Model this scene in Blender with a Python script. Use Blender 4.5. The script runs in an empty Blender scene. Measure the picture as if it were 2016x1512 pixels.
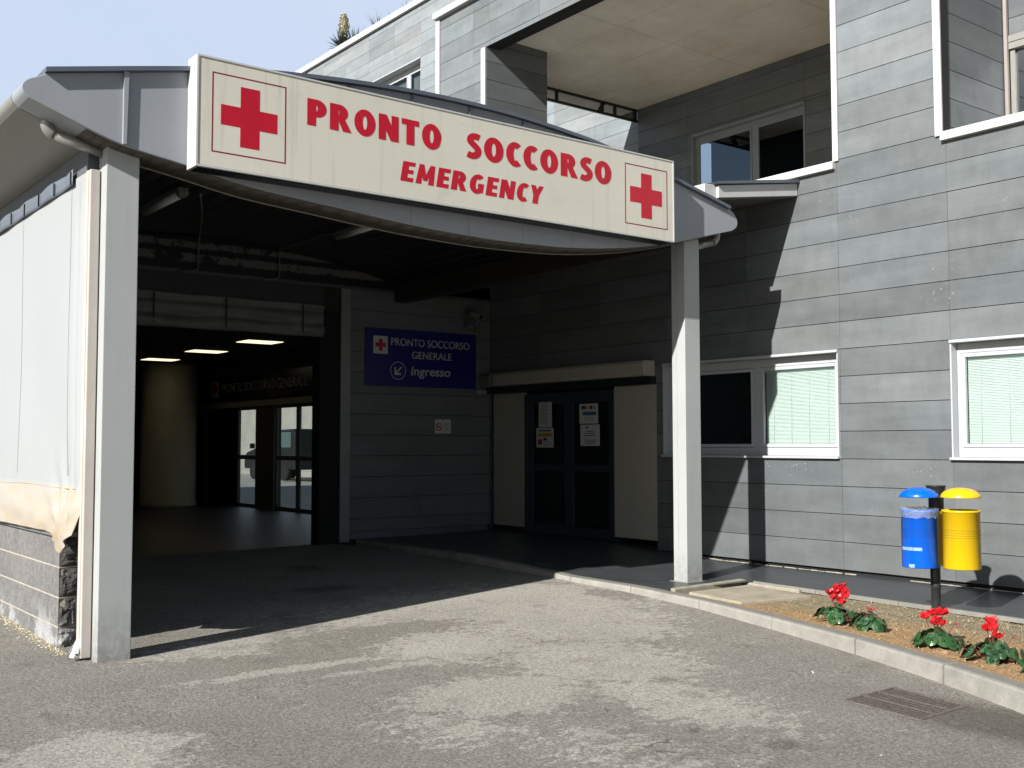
import bpy, bmesh, math, random
from mathutils import Vector, Matrix, noise
random.seed(7)
sc = bpy.context.scene
COL = sc.collection
R = math.radians

# ------------------------------------------------------------------ helpers
class MB:
    """collects shapes, builds them as ONE mesh object"""
    def __init__(s):
        s.bm = bmesh.new(); s.tone = s.bm.loops.layers.float_color.new('tone'); s.t = (1, 1, 1, 1)
    def face(s, pts, smooth=False, tones=None):
        vs = [s.bm.verts.new(p) for p in pts]
        try: f = s.bm.faces.new(vs)
        except ValueError: return None
        f.smooth = smooth
        for i, l in enumerate(f.loops): l[s.tone] = tones[i] if tones else s.t
        return f
    def box(s, a, b):
        x0, y0, z0 = [min(a[i], b[i]) for i in range(3)]; x1, y1, z1 = [max(a[i], b[i]) for i in range(3)]
        v = [s.bm.verts.new(p) for p in ((x0,y0,z0),(x1,y0,z0),(x1,y1,z0),(x0,y1,z0),(x0,y0,z1),(x1,y0,z1),(x1,y1,z1),(x0,y1,z1))]
        for q in ((0,3,2,1),(4,5,6,7),(0,1,5,4),(1,2,6,5),(2,3,7,6),(3,0,4,7)):
            f = s.bm.faces.new([v[i] for i in q])
            for l in f.loops: l[s.tone] = s.t
        return s
    def prism(s, poly, axis, c0, c1, smooth=False):
        """poly of 2D points in the two other axes (cyclic order x,y,z), extruded along axis"""
        def P(p, c):
            if axis == 0: return (c, p[0], p[1])
            if axis == 1: return (p[0], c, p[1])
            return (p[0], p[1], c)
        A = [s.bm.verts.new(P(p, c0)) for p in poly]; B = [s.bm.verts.new(P(p, c1)) for p in poly]
        n = len(poly); fs = []
        for i in range(n):
            f = s.bm.faces.new((A[i], A[(i+1) % n], B[(i+1) % n], B[i])); f.smooth = smooth; fs.append(f)
        fs.append(s.bm.faces.new(A[::-1])); fs.append(s.bm.faces.new(B))
        for f in fs:
            for l in f.loops: l[s.tone] = s.t
        return s
    def tube(s, pts, r, n=10, caps=True):
        pts = [Vector(p) for p in pts]; rings = []
        rr = r if isinstance(r, (list, tuple)) else [r]*len(pts)
        up = None
        for i, p in enumerate(pts):
            if i == 0: d = pts[1]-pts[0]
            elif i == len(pts)-1: d = pts[-1]-pts[-2]
            else: d = (pts[i+1]-p).normalized()+(p-pts[i-1]).normalized()
            d.normalize()
            if up is None:
                up = d.cross(Vector((0, 0, 1)));
                if up.length < .1: up = d.cross(Vector((1, 0, 0)))
            up = (up-d*up.dot(d)).normalized(); w = d.cross(up)
            rings.append([s.bm.verts.new(p+(up*math.cos(2*math.pi*k/n)+w*math.sin(2*math.pi*k/n))*rr[i]) for k in range(n)])
        for a, b in zip(rings, rings[1:]):
            for k in range(n):
                f = s.bm.faces.new((a[k], a[(k+1) % n], b[(k+1) % n], b[k])); f.smooth = True
                for l in f.loops: l[s.tone] = s.t
        if caps:
            for rg in (rings[0][::-1], rings[-1]):
                f = s.bm.faces.new(rg)
                for l in f.loops: l[s.tone] = s.t
        return s
    def lathe(s, prof, c, n=32, sx=1, sy=1):
        rings = [[s.bm.verts.new((c[0]+r*sx*math.cos(2*math.pi*k/n), c[1]+r*sy*math.sin(2*math.pi*k/n), c[2]+z)) for k in range(n)] for r, z in prof]
        for a, b in zip(rings, rings[1:]):
            for k in range(n):
                f = s.bm.faces.new((a[k], a[(k+1) % n], b[(k+1) % n], b[k])); f.smooth = True
                for l in f.loops: l[s.tone] = s.t
        return s
    def grid(s, nu, nv, fn, smooth=True, tfn=None):
        V = [[s.bm.verts.new(fn(i/nu, j/nv)) for j in range(nv+1)] for i in range(nu+1)]
        for i in range(nu):
            for j in range(nv):
                f = s.bm.faces.new((V[i][j], V[i+1][j], V[i+1][j+1], V[i][j+1])); f.smooth = smooth
                for l in f.loops: l[s.tone] = s.t
                if tfn:
                    for l, (a, b) in zip(f.loops, ((i, j), (i+1, j), (i+1, j+1), (i, j+1))): l[s.tone] = tfn(a/nu, b/nv)
        return s
    def build(s, name, m, parent=None, bevel=0, solid=0, fix=True, autosm=False):
        if fix: bmesh.ops.recalc_face_normals(s.bm, faces=s.bm.faces)
        me = bpy.data.meshes.new(name); s.bm.to_mesh(me); s.bm.free()
        o = bpy.data.objects.new(name, me); COL.objects.link(o)
        me.materials.append(m)
        if solid:
            md = o.modifiers.new('solid', 'SOLIDIFY'); md.thickness = solid; md.offset = 0
        if bevel:
            md = o.modifiers.new('bevel', 'BEVEL'); md.width = bevel; md.segments = 2; md.limit_method = 'ANGLE'; md.angle_limit = R(40)
        if parent is not None: attach(o, parent)
        return o
def attach(o, parent):
    o.parent = parent
    o.matrix_parent_inverse = Matrix.Translation(-parent.location) if parent.parent is None else Matrix.Identity(4)
def thing(name, label, cat, loc=(0, 0, 0), group=None):
    o = bpy.data.objects.new(name, None); COL.objects.link(o); o.location = loc; o.empty_display_size = .1
    tag(o, label, cat, group); return o
def tag(o, label=None, cat=None, group=None, kind=None):
    if label: o['label'] = label
    if cat: o['category'] = cat
    if group: o['group'] = group
    if kind: o['kind'] = kind
    return o

# ------------------------------------------------------------------ materials
def lin(c): return tuple(((v/255)/12.92 if v/255 <= .04045 else ((v/255+.055)/1.055)**2.4) for v in c)+(1,)
class NT:
    def __init__(s, name):
        s.m = bpy.data.materials.new(name); s.m.use_nodes = True; s.n = s.m.node_tree.nodes; s.l = s.m.node_tree.links
        s.b = s.n['Principled BSDF']; s.out = s.n['Material Output']
        s.tc = s.n.new('ShaderNodeTexCoord'); s.geo = s.n.new('ShaderNodeNewGeometry')
    def set(s, **k):
        for a, v in k.items():
            s.b.inputs[a.replace('_', ' ')].default_value = v
        return s
    def mapping(s, scale=(1, 1, 1), rot=(0, 0, 0), loc=(0, 0, 0)):
        m = s.n.new('ShaderNodeMapping'); m.inputs['Scale'].default_value = scale; m.inputs['Rotation'].default_value = rot; m.inputs['Location'].default_value = loc
        s.l.new(s.geo.outputs['Position'], m.inputs[0]); return m.outputs[0]
    def noise(s, scale=5, detail=4, rough=.55, vec=None, dist=0):
        n = s.n.new('ShaderNodeTexNoise'); n.inputs['Scale'].default_value = scale; n.inputs['Detail'].default_value = detail
        n.inputs['Roughness'].default_value = rough; n.inputs['Distortion'].default_value = dist
        s.l.new(vec if vec is not None else s.geo.outputs['Position'], n.inputs['Vector']); return n.outputs['Fac']
    def vor(s, scale, vec=None, out='Distance'):
        n = s.n.new('ShaderNodeTexVoronoi'); n.inputs['Scale'].default_value = scale
        s.l.new(vec if vec is not None else s.geo.outputs['Position'], n.inputs['Vector']); return n.outputs[out]
    def ramp(s, fac, stops):
        r = s.n.new('ShaderNodeValToRGB'); e = r.color_ramp.elements
        while len(e) < len(stops): e.new(.5)
        for q, (p, c) in zip(e, stops):
            q.position = p; q.color = c if isinstance(c, tuple) else (c, c, c, 1)
        s.l.new(fac, r.inputs[0]); return r.outputs[0]
    def rng(s, fac, a, b, c=0, d=1):
        r = s.n.new('ShaderNodeMapRange'); r.inputs[1].default_value = a; r.inputs[2].default_value = b; r.inputs[3].default_value = c; r.inputs[4].default_value = d
        s.l.new(fac, r.inputs[0]); return r.outputs[0]
    def mix(s, fac, a, b, mode='MIX'):
        m = s.n.new('ShaderNodeMix'); m.data_type = 'RGBA'; m.blend_type = mode
        for k, v in ((0, fac), (6, a), (7, b)):
            if isinstance(v, (int, float)): m.inputs[k].default_value = v if k == 0 else (v, v, v, 1)
            elif isinstance(v, tuple): m.inputs[k].default_value = v
            else: s.l.new(v, m.inputs[k])
        return m.outputs[2]
    def math(s, op, a, b=0):
        m = s.n.new('ShaderNodeMath'); m.operation = op
        for k, v in ((0, a), (1, b)):
            if isinstance(v, (int, float)): m.inputs[k].default_value = v
            else: s.l.new(v, m.inputs[k])
        return m.outputs[0]
    def attr(s, name='tone', out='Fac'):
        a = s.n.new('ShaderNodeAttribute'); a.attribute_name = name; return a.outputs[out]
    def col(s, c): s.l.new(c, s.b.inputs['Base Color']); return s
    def to(s, c, inp): s.l.new(c, s.b.inputs[inp]); return s
    def sep(s, vec=None):
        x = s.n.new('ShaderNodeSeparateXYZ'); s.l.new(vec if vec is not None else s.geo.outputs['Position'], x.inputs[0]); return x.outputs
    def bump(s, h, strength=.3, dist=.01):
        b = s.n.new('ShaderNodeBump'); b.inputs['Strength'].default_value = strength; b.inputs['Distance'].default_value = dist
        s.l.new(h, b.inputs['Height']); s.l.new(b.outputs[0], s.b.inputs['Normal']); return s

def simple(name, c, rough=.5, metal=0, var=.08, scale=3, spec=.5):
    t = NT(name); c = lin(c) if max(c) > 1 else tuple(c[:3])+(1,)
    f = t.rng(t.noise(scale, 5, .6), .3, .7, 1-var, 1+var)
    t.col(t.mix(1.0, c, f, 'MULTIPLY')); t.set(Roughness=rough, Metallic=metal)
    t.b.inputs['Specular IOR Level'].default_value = spec
    return t.m

M = {}
# grey stone cladding panels
def slate(name, base, gain=1., streak=.25):
    t = NT(name)
    tone = t.attr('tone', 'Color')
    n1 = t.noise(1.5, 6, .6, t.mapping((.7, .7, 3.2))); n2 = t.noise(7, 5, .6, t.mapping((1, 1, .45))); n3 = t.noise(70, 3, .6)
    f = t.math('ADD', t.math('MULTIPLY', n1, .9), t.math('MULTIPLY', n2, .35)); f = t.rng(f, .42, .83, .85, 1.16)
    f = t.math('MULTIPLY', f, t.rng(n3, .3, .7, .94, 1.06))
    c = t.mix(t.noise(.7, 4), tuple(v*gain for v in base[:3])+(1,), tuple(v*gain*w for v, w in zip(base[:3], (.93, .99, 1.06)))+(1,))
    c = t.mix(1.0, c, f, 'MULTIPLY'); c = t.mix(1.0, c, tone, 'MULTIPLY')
    # whitish lime wisps and a few droppings
    w = t.ramp(t.noise(3.2, 7, .7, t.mapping((1.5, 1.5, .8)), 1.2), [(.60, 0.0), (.78, .30)])
    c = t.mix(w, c, (.30*gain, .32*gain, .33*gain, 1))
    sp = t.ramp(t.vor(16), [(.0, 1.0), (.14, 1.0), (.19, .0)]); msk = t.ramp(t.noise(1.1, 3), [(.65, 0.0), (.72, .9)])
    c = t.mix(t.math('MULTIPLY', t.math('MULTIPLY', sp, msk), .55), c, (.5, .5, .48, 1))
    t.col(c).to(t.rng(n2, .3, .7, .38, .58), 'Roughness'); t.b.inputs['Specular IOR Level'].default_value = .28; t.bump(n3, .12, .002); return t.m
M['slate'] = slate('slate_cladding', (.194, .205, .204, 1))
M['gap'] = simple('joint_dark', (.012, .012, .013), .9)
def metal(name, c, rough=.38, dirt=.12, foot=False):
    t = NT(name); c = lin(c)
    n1 = t.noise(1.2, 4, .6); n2 = t.noise(3.0, 6, .7, t.mapping((4, 4, .35)))
    f = t.rng(n1, .3, .7, .96, 1.04); d = t.ramp(n2, [(.52, 0.0), (.8, 1.0)])
    c = t.mix(1.0, c, f, 'MULTIPLY'); c = t.mix(t.math('MULTIPLY', d, dirt), c, (.16, .14, .11, 1))
    if foot:
        zf = t.sep()[2]; c = t.mix(t.math('MULTIPLY', t.rng(zf, .35, -.12, 0, 1), t.rng(t.noise(14, 6, .75), .35, .65, .05, .8)), c, (.20, .18, .15, 1))
        c = t.mix(t.ramp(t.noise(38, 3, .6), [(.72, 0.), (.75, .5)]), c, (.22, .2, .18, 1))
    t.col(c).to(t.rng(n1, .3, .7, rough-.06, rough+.08), 'Roughness'); t.bump(n1, .06, .01); return t.m
M['grey_metal'] = metal('grey_coated_metal', (170, 175, 182), .36, .10)
M['post'] = metal('post_coated_metal', (194, 198, 197), .42, .12, True)
M['flash'] = simple('zinc_flashing', (116, 124, 138), .4, .3)
M['white_trim'] = metal('white_trim', (222, 223, 221), .45, .2)
M['zinc_pipe'] = simple('zinc_pipe', (172, 172, 168), .3, .35)
M['dark_metal'] = simple('dark_metal', (28, 32, 38), .4, .4)
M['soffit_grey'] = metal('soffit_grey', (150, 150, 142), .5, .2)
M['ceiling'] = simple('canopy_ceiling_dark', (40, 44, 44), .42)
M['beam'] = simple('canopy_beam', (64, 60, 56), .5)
# concrete soffit
t = NT('concrete_soffit')
n1 = t.noise(.8, 6, .65); n2 = t.noise(5, 6, .7); n3 = t.noise(2.4, 7, .75, t.mapping((.6, 2.2, 1)), .8)
c = t.ramp(n1, [(.3, (.55, .51, .44, 1)), (.55, (.68, .645, .575, 1)), (.75, (.78, .75, .68, 1))])
c = t.mix(t.ramp(n3, [(.56, 0.), (.74, .55)]), c, (.58, .36, .21, 1))
c = t.mix(t.ramp(n2, [(.6, 0.), (.75, .35)]), c, (.30, .25, .19, 1))
x, y, z = t.sep()
def line(t, v, period, off, w):
    q = t.math('ABSOLUTE', t.math('SUBTRACT', t.math('FRACT', t.math('DIVIDE', t.math('ADD', v, off), period)), .5))
    return t.rng(q, .5-w/period, .5-w/period*.6, 0, 1)
ln = t.math('MAXIMUM', line(t, x, 2.5, .4, .012), line(t, y, 1.25, .3, .010))
c = t.mix(t.math('MULTIPLY', ln, .35), c, (.15, .13, .11, 1)); t.col(c).set(Roughness=.8).bump(n2, .2, .006); M['soffit'] = t.m
# sign face
t = NT('sign_face'); n1 = t.noise(1.3, 4); n2 = t.noise(2.2, 6, .7, t.mapping((5, 5, .25)))
c = t.mix(1., lin((242, 238, 222)), t.rng(n1, .3, .7, .97, 1.03), 'MULTIPLY')
c = t.mix(t.ramp(n2, [(.54, 0.), (.78, .42)]), c, (.42, .36, .29, 1))
c = t.mix(t.ramp(t.noise(1.7, 5, .65, t.mapping((1, 1, 1.4), loc=(0, 7.7, 0)), .8), [(.60, 0.), (.78, .30)]), c, (.40, .33, .28, 1))
x, y, z = t.sep(); low = t.rng(z, 3.9, 3.66, 0, 1)
rust = t.math('MULTIPLY', low, t.ramp(t.noise(4, 5, .6, t.mapping((6, 6, .3), loc=(0, 3.1, 0))), [(.66, 0.), (.76, .8)]))
c = t.mix(rust, c, (.33, .2, .1, 1)); t.col(c).set(Roughness=.45); M['sign'] = t.m
M['red'] = simple('sign_red', (214, 0, 44), .45, 0, .05)
M['redline'] = simple('sign_red_line', (150, 18, 32), .45, 0, .05)
# asphalt
t = NT('asphalt')
fine = t.noise(85, 5, .85); med = t.noise(34, 4, .7); big = t.noise(.55, 5, .6, None, .4); mid = t.noise(1.5, 7, .72, t.mapping((1.0, .75, 1), rot=(0, 0, .35)), .5)
g = t.vor(95, None, 'Color')
base = t.mix(t.rng(fine, .34, .66), (.14, .128, .110, 1), (.80, .752, .67, 1))
base = t.mix(t.rng(med, .35, .65, 0, .45), base, (.36, .33, .285, 1))
base = t.mix(t.rng(big, .4, .65, 0, .35), base, (.31, .28, .235, 1))
x, y, z = t.sep()
def blob(t, cx, cy, rx, ry, soft=.5, jag=.55):
    dx = t.math('DIVIDE', t.math('SUBTRACT', x, cx), rx); dy = t.math('DIVIDE', t.math('SUBTRACT', y, cy), ry)
    d = t.math('SQRT', t.math('ADD', t.math('MULTIPLY', dx, dx), t.math('MULTIPLY', dy, dy)))
    d = t.math('ADD', d, t.math('MULTIPLY', t.math('SUBTRACT', mid, .5), jag*4))
    return t.rng(d, 1+soft*.5, 1-soft*.5, 0, 1)
dust = t.math('MULTIPLY', blob(t, -8.7, 6.7, 1.0, 2.0, 1.0, .25), .9)
for q, am in (((-8.25, 3.7, .30, .9), .8), ((-7.3, 5.05, .6, .65), .75), ((-6.13, 5.6, .8, .7), .75), ((-5.8, 4.37, .42, .62), 1.), ((-4.95, 5.2, .8, .45), .65), ((-7.5, 6.5, .9, .9), .85), ((-5.95, 1.8, .45, .45), .95), ((-5.4, 3.6, .5, .4), .5), ((-7.25, 3.5, .09, .8), .7), ((-6.9, 4.2, .07, .7), .55), ((-4.2, 4.1, 1.2, .5), .35)):
    dust = t.math('MAXIMUM', dust, t.math('MULTIPLY', blob(t, *q, 1.1, .22), am))
for q in ((-8.03, 4.3, .35, .6), (-8.15, 5.1, .25, .6), (-8.5, 7.9, .4, .3)): dust = t.math('MULTIPLY', dust, t.rng(blob(t, *q, .5, .3), 0, 1, 1, .25))
flk = t.rng(t.noise(9.5, 8, .78, t.mapping((1.25, .8, 1), rot=(0, 0, .5)), .3), .34, .68, 0, 1)
dust = t.rng(t.math('SUBTRACT', t.math('ADD', dust, .14), flk), -.01, .11, 0, 1)
dust = t.math('MULTIPLY', dust, t.rng(fine, .3, .7, .6, 1.))
paste = t.mix(t.rng(fine, .3, .7), (.56, .52, .455, 1), (.92, .87, .78, 1))
c = t.mix(t.math('MULTIPLY', dust, .92), base, paste)
for q in ((-3.95, 4.94, .08, .10), (-4.43, 4.77, .04, .06), (-10.6, 5.6, .2, .35), (-12.3, 6.2, .3, .2)):
    c = t.mix(t.math('MULTIPLY', blob(t, *q, .9, .5), .42), c, (.035, .028, .024, 1))
c = t.mix(1., c, t.rng(t.noise(44, 3, .8), .33, .67, .58, 1.36), 'MULTIPLY'); c = t.mix(1., c, t.rng(t.noise(.9, 5, .6), .3, .7, .86, 1.06), 'MULTIPLY')
crk = t.rng(t.math('ABSOLUTE', t.math('SUBTRACT', t.noise(.42, 5, .55, None, .5), .5)), .0035, .0012, 0, 1)
c = t.mix(t.math('MULTIPLY', crk, t.rng(t.noise(.7, 2, .5, t.mapping(loc=(3.3, 1.2, 0))), .58, .64, 0, .55)), c, (.05, .045, .04, 1))
ox = t.rng(t.noise(2.1, 4, .6), .58, .7, 0, .3); c = t.mix(ox, c, (.115, .098, .078, 1))
c = t.mix(t.math('MULTIPLY', blob(t, -3.3, 6.35, .8, .35, .8, .3), .55), c, (.09, .072, .05, 1))
dk = t.ramp(t.noise(46, 2, .5), [(.70, 0.), (.74, .8)]); c = t.mix(dk, c, (.05, .045, .04, 1))
t.col(c).set(Roughness=.9).bump(t.math('ADD', fine, t.math('MULTIPLY', med, .6)), .9, .016); t.b.inputs['Specular IOR Level'].default_value = .2; M['asphalt'] = t.m
# slate pavement tiles
t = NT('pavement_tiles')
x, y, z = t.sep()
tl = t.math('MAXIMUM', line(t, x, .60, .1, .008), line(t, y, .30, .06, .006))
n = t.noise(7, 6, .7, t.mapping((.5, 3, 1))); n2 = t.noise(1.2, 5, .6)
c = t.ramp(n, [(.3, (.045, .052, .058, 1)), (.6, (.075, .085, .092, 1)), (.78, (.14, .15, .155, 1))])
c = t.mix(t.rng(n2, .35, .65, 0, .5), c, (.10, .108, .112, 1))
c = t.mix(tl, c, (.11, .11, .105, 1))
c = t.mix(t.ramp(t.vor(4.5), [(.0, .9), (.025, .9), (.035, 0.)]), c, (.42, .42, .40, 1))
t.col(c).to(t.rng(n, .3, .7, .26, .5), 'Roughness').bump(n, .25, .004); M['tiles'] = t.m
# kerb concrete
t = NT('kerb_concrete'); n = t.noise(4, 6, .7); n2 = t.noise(60, 3, .6); n3 = t.noise(1.6, 6, .7, None, 1.)
c = t.ramp(n, [(.3, (.33, .315, .28, 1)), (.6, (.47, .455, .41, 1)), (.8, (.56, .54, .50, 1))])
c = t.mix(t.ramp(n3, [(.55, 0.), (.72, .5)]), c, (.24, .225, .2, 1))
nz = t.sep(t.geo.outputs['Normal'])[2]
c = t.mix(t.rng(nz, .5, .95, 0, .6), c, (.20, .185, .165, 1))   # upward faces coloured darker
c = t.mix(t.rng(n2, .35, .65, 0, .25), c, (.25, .23, .2, 1)); t.col(c).set(Roughness=.85).bump(n2, .4, .004); M['kerb'] = t.m
# soil
t = NT('soil'); n = t.noise(5, 6, .7); n2 = t.noise(45, 4, .7); n3 = t.noise(1.1, 3)
c = t.ramp(n2, [(.3, (.20, .115, .045, 1)), (.5, (.50, .30, .13, 1)), (.72, (.74, .52, .28, 1))])
y = t.sep()[1]
c2 = t.ramp(n2, [(.3, (.17, .135, .075, 1)), (.6, (.40, .33, .20, 1)), (.8, (.64, .55, .38, 1))])
c = t.mix(t.ramp(t.math('ADD', t.rng(y, 7.6, 9.3, 0, .8), t.math('MULTIPLY', n, .5)), [(.5, 0.), (.75, 1.)]), c, c2)
t.col(c).set(Roughness=.95).bump(t.math('ADD', n2, n), .9, .02); M['soil'] = t.m
# split-face blocks
def block(name, gain, cement):
    t = NT(name); n = t.noise(18, 7, .8); n2 = t.noise(3, 5, .7); n3 = t.noise(60, 3, .7)
    c = t.ramp(n, [(.3, (.06*gain, .058*gain, .057*gain, 1)), (.6, (.12*gain, .116*gain, .112*gain, 1)), (.8, (.2*gain, .19*gain, .18*gain, 1))])
    x, y, z = t.sep()
    c = t.mix(t.rng(n2, .4, .65, 0, .3), c, (.165*gain, .155*gain, .145*gain, 1))
    e = t.math('MULTIPLY', t.ramp(t.noise(3.2, 6, .7, t.mapping((1, 1, .8), loc=(2.3, 0, .4))), [(.50, 0.), (.60, .9)]), t.rng(z, .25, -.02, 0, 1))
    c = t.mix(e, c, (.62, .63, .64, 1))
    e2 = t.ramp(t.noise(9, 5, .7, t.mapping((1, 1, .4))), [(.70, 0.), (.78, .5)]); c = t.mix(e2, c, (.5, .5, .49, 1))
    t.col(c).set(Roughness=.9).bump(t.math('ADD', n, n3), .8, .02); return t.m
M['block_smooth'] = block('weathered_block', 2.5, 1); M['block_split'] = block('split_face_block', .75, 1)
M['mortar'] = simple('mortar', (196, 186, 170), .9, 0, .15, 12)
# tarpaulin
t = NT('white_tarpaulin'); x, y, z = t.sep(); n = t.noise(2.5, 5, .7, t.mapping((1, 1, 2.5))); n2 = t.noise(.8, 4)
c = t.mix(t.rng(n2, .35, .65, 0, .25), (.50, .52, .525, 1), (.44, .47, .485, 1))
zz = t.math('ADD', z, t.math('MULTIPLY', t.math('SUBTRACT', n, .5), .12))
hem = t.rng(zz, 1.19, 1.15, 0, 1)
st = t.math('MULTIPLY', hem, t.ramp(t.noise(3.4, 6, .65, t.mapping((1, 1, 3)), .5), [(.36, .35), (.60, .9)]))
c = t.mix(st, c, (.56, .48, .35, 1)); c = t.mix(t.math('MULTIPLY', t.rng(zz, .98, .84, 0, 1), t.rng(n, .35, .6, .1, .75)), c, (.44, .31, .17, 1))
c = t.mix(t.ramp(t.noise(1.1, 6, .7, t.mapping((2, 2, .5)), .6), [(.55, 0.), (.8, .25)]), c, (.45, .46, .44, 1))
t.col(c).set(Roughness=.5).bump(t.noise(60, 2), .05, .002)
t.b.inputs['Transmission Weight'].default_value = 0; M['tarp'] = t.m
t = NT('tarpaulin_inner'); c = t.mix(t.rng(t.noise(3, 5), .3, .7), (.16, .18, .17, 1), (.23, .245, .235, 1)); t.col(c).set(Roughness=.55); M['tarp_grey'] = t.m
# glass
def glass(name, tint, refl=1., rough=.0, base=.04):
    t = NT(name); t.n.remove(t.b)
    tr = t.n.new('ShaderNodeBsdfTransparent'); tr.inputs[0].default_value = tint
    gl = t.n.new('ShaderNodeBsdfGlossy'); gl.inputs['Roughness'].default_value = rough; gl.inputs[0].default_value = (.9, .95, 1, 1)
    fr = t.n.new('ShaderNodeFresnel'); fr.inputs[0].default_value = 1.5
    mx = t.n.new('ShaderNodeMixShader'); t.l.new(t.rng(fr.outputs[0], 0, 1, base*0, refl), mx.inputs[0])
    t.l.new(tr.outputs[0], mx.inputs[1]); t.l.new(gl.outputs[0], mx.inputs[2]); t.l.new(mx.outputs[0], t.out.inputs[0]); return t.m
M['glass_mint'] = glass('window_glass', (.89, .955, .935, 1), .9)
M['glass_dark'] = glass('reflective_glass', (.45, .52, .56, 1), 3.2)
M['glass_door'] = glass('door_glass', (.50, .56, .58, 1), 1.)
M['blind'] = simple('blind_slats', (232, 240, 236), .45, 0, .03)
M['vblind'] = simple('fabric_strip_blind', (96, 100, 100), .8, 0, .08)
M['room'] = simple('dark_room', (.02, .022, .026), .9)
M['cream'] = metal('cream_panel', (196, 192, 178), .4, .05)
M['door_frame'] = simple('door_frame_metal', (70, 84, 96), .35, .4)
M['blue_sign'] = simple('blue_sign_face', (12, 14, 128), .35)
M['navy_sign'] = simple('navy_sign_face', (14, 16, 44), .25)
M['letter_white'] = simple('white_lettering', (222, 224, 226), .4, 0, .02)
M['black'] = simple('black_paint', (20, 20, 22), .35)
M['paper'] = simple('paper', (226, 226, 222), .7, 0, .02)
M['ink'] = simple('ink', (60, 62, 70), .7)
M['inkblue'] = simple('ink_blue', (60, 110, 165), .7)
M['inkred'] = simple('ink_red', (170, 30, 30), .7)
M['inkyellow'] = simple('ink_yellow', (205, 160, 40), .7)
M['blue_bin'] = simple('blue_enamel', (0, 112, 250), .26, 0, .03)
M['yellow_bin'] = simple('yellow_enamel', (250, 208, 18), .28, 0, .03)
M['pole'] = simple('bin_pole_galvanised', (70, 72, 74), .45, .4, .15, 20)
M['plaster'] = simple('dark_plaster', (74, 72, 66), .8)
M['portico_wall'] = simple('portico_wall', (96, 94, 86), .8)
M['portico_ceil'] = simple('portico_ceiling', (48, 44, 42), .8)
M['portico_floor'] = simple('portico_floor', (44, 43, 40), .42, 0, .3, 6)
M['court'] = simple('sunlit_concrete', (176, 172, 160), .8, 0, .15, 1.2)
M['stone'] = simple('pebble', (176, 150, 112), .9, 0, .2, 20)
M['slab'] = simple('cast_concrete', (182, 172, 152), .9, 0, .22, 4)
t = NT('rusty_iron'); n = t.noise(30, 5, .7)
t.col(t.ramp(n, [(.3, (.14, .115, .10, 1)), (.6, (.30, .25, .215, 1)), (.8, (.42, .36, .31, 1))])).set(Roughness=.7, Metallic=.3).bump(n, .4, .003); M['iron'] = t.m
t = NT('clear_liner'); t.set(Roughness=.1, Alpha=.30); t.col(t.ramp(t.noise(30, 4), [(.3, (.35, .5, .75, 1)), (.7, (.85, .9, .95, 1))])).bump(t.noise(40, 4), 1., .02); M['liner'] = t.m
# cyclamen
t = NT('cyclamen_leaf'); a = t.attr('tone', 'Color'); s_ = t.sep(a)   # x = radius, y = plant tint, z = random
n = t.noise(60, 4, .6)
rr_ = t.math('ADD', s_[0], t.math('MULTIPLY', t.math('SUBTRACT', n, .5), .35))
ring = t.ramp(rr_, [(.46, 0.), (.58, 1.), (.68, 1.), (.78, 0.)])
g1 = t.mix(s_[2], (.014, .050, .018, 1), (.04, .115, .03, 1))
c = t.mix(t.math('MULTIPLY', ring, t.rng(s_[1], 0, 1, .0, .42)), g1, (.30, .42, .34, 1))
c = t.mix(t.ramp(rr_, [(.0, .5), (.10, .0)]), c, (.10, .2, .09, 1))
t.col(c).set(Roughness=.33); t.b.inputs['Subsurface Weight'].default_value = 0; M['leaf'] = t.m
M['leaf_pale'] = simple('pale_leaf', (.22, .33, .10), .5, 0, .2, 30)
t = NT('cyclamen_petal'); t.col(t.mix(t.noise(40, 3), (.62, .008, .016, 1), (.82, .03, .04, 1))).set(Roughness=.45); M['petal'] = t.m
t = NT('cyclamen_stalk'); t.set(Roughness=.5); t.b.inputs['Base Color'].default_value = (.30, .06, .05, 1); M['stalk'] = t.m
t = NT('dry_straw'); t.col(t.mix(t.attr('tone'), (.36, .28, .14, 1), (.92, .82, .58, 1))).set(Roughness=.8); M['straw'] = t.m
t = NT('grass_green'); t.col(t.mix(t.attr('tone'), (.05, .09, .02, 1), (.14, .19, .05, 1))).set(Roughness=.7); M['grass'] = t.m
M['yucca'] = simple('yucca_leaf', (.06, .085, .055), .5, 0, .2, 8)
M['yucca_flower'] = simple('yucca_blossom', (.74, .68, .50), .6, 0, .15, 30)
M['tyre'] = simple('tyre', (18, 18, 18), .8)
M['car'] = simple('dark_car_paint', (14, 16, 18), .5)
# dark panel above the passage, pale reflections painted on in two bands
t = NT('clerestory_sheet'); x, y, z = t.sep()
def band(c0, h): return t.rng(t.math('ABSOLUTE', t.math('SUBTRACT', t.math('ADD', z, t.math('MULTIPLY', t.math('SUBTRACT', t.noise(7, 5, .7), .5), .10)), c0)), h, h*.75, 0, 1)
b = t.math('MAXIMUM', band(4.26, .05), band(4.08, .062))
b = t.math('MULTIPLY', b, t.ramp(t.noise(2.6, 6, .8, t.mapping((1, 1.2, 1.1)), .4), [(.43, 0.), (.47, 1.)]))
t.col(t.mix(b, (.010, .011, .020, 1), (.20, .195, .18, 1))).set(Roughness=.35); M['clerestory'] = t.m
def emis(name, c, s):
    t = NT(name); t.b.inputs['Emission Color'].default_value = c; t.b.inputs['Emission Strength'].default_value = s; t.b.inputs['Base Color'].default_value = (.8, .8, .75, 1); return t.m
M['lamp_lit'] = emis('lit_light_panel', (1., .86, .58, 1), .8)
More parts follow.
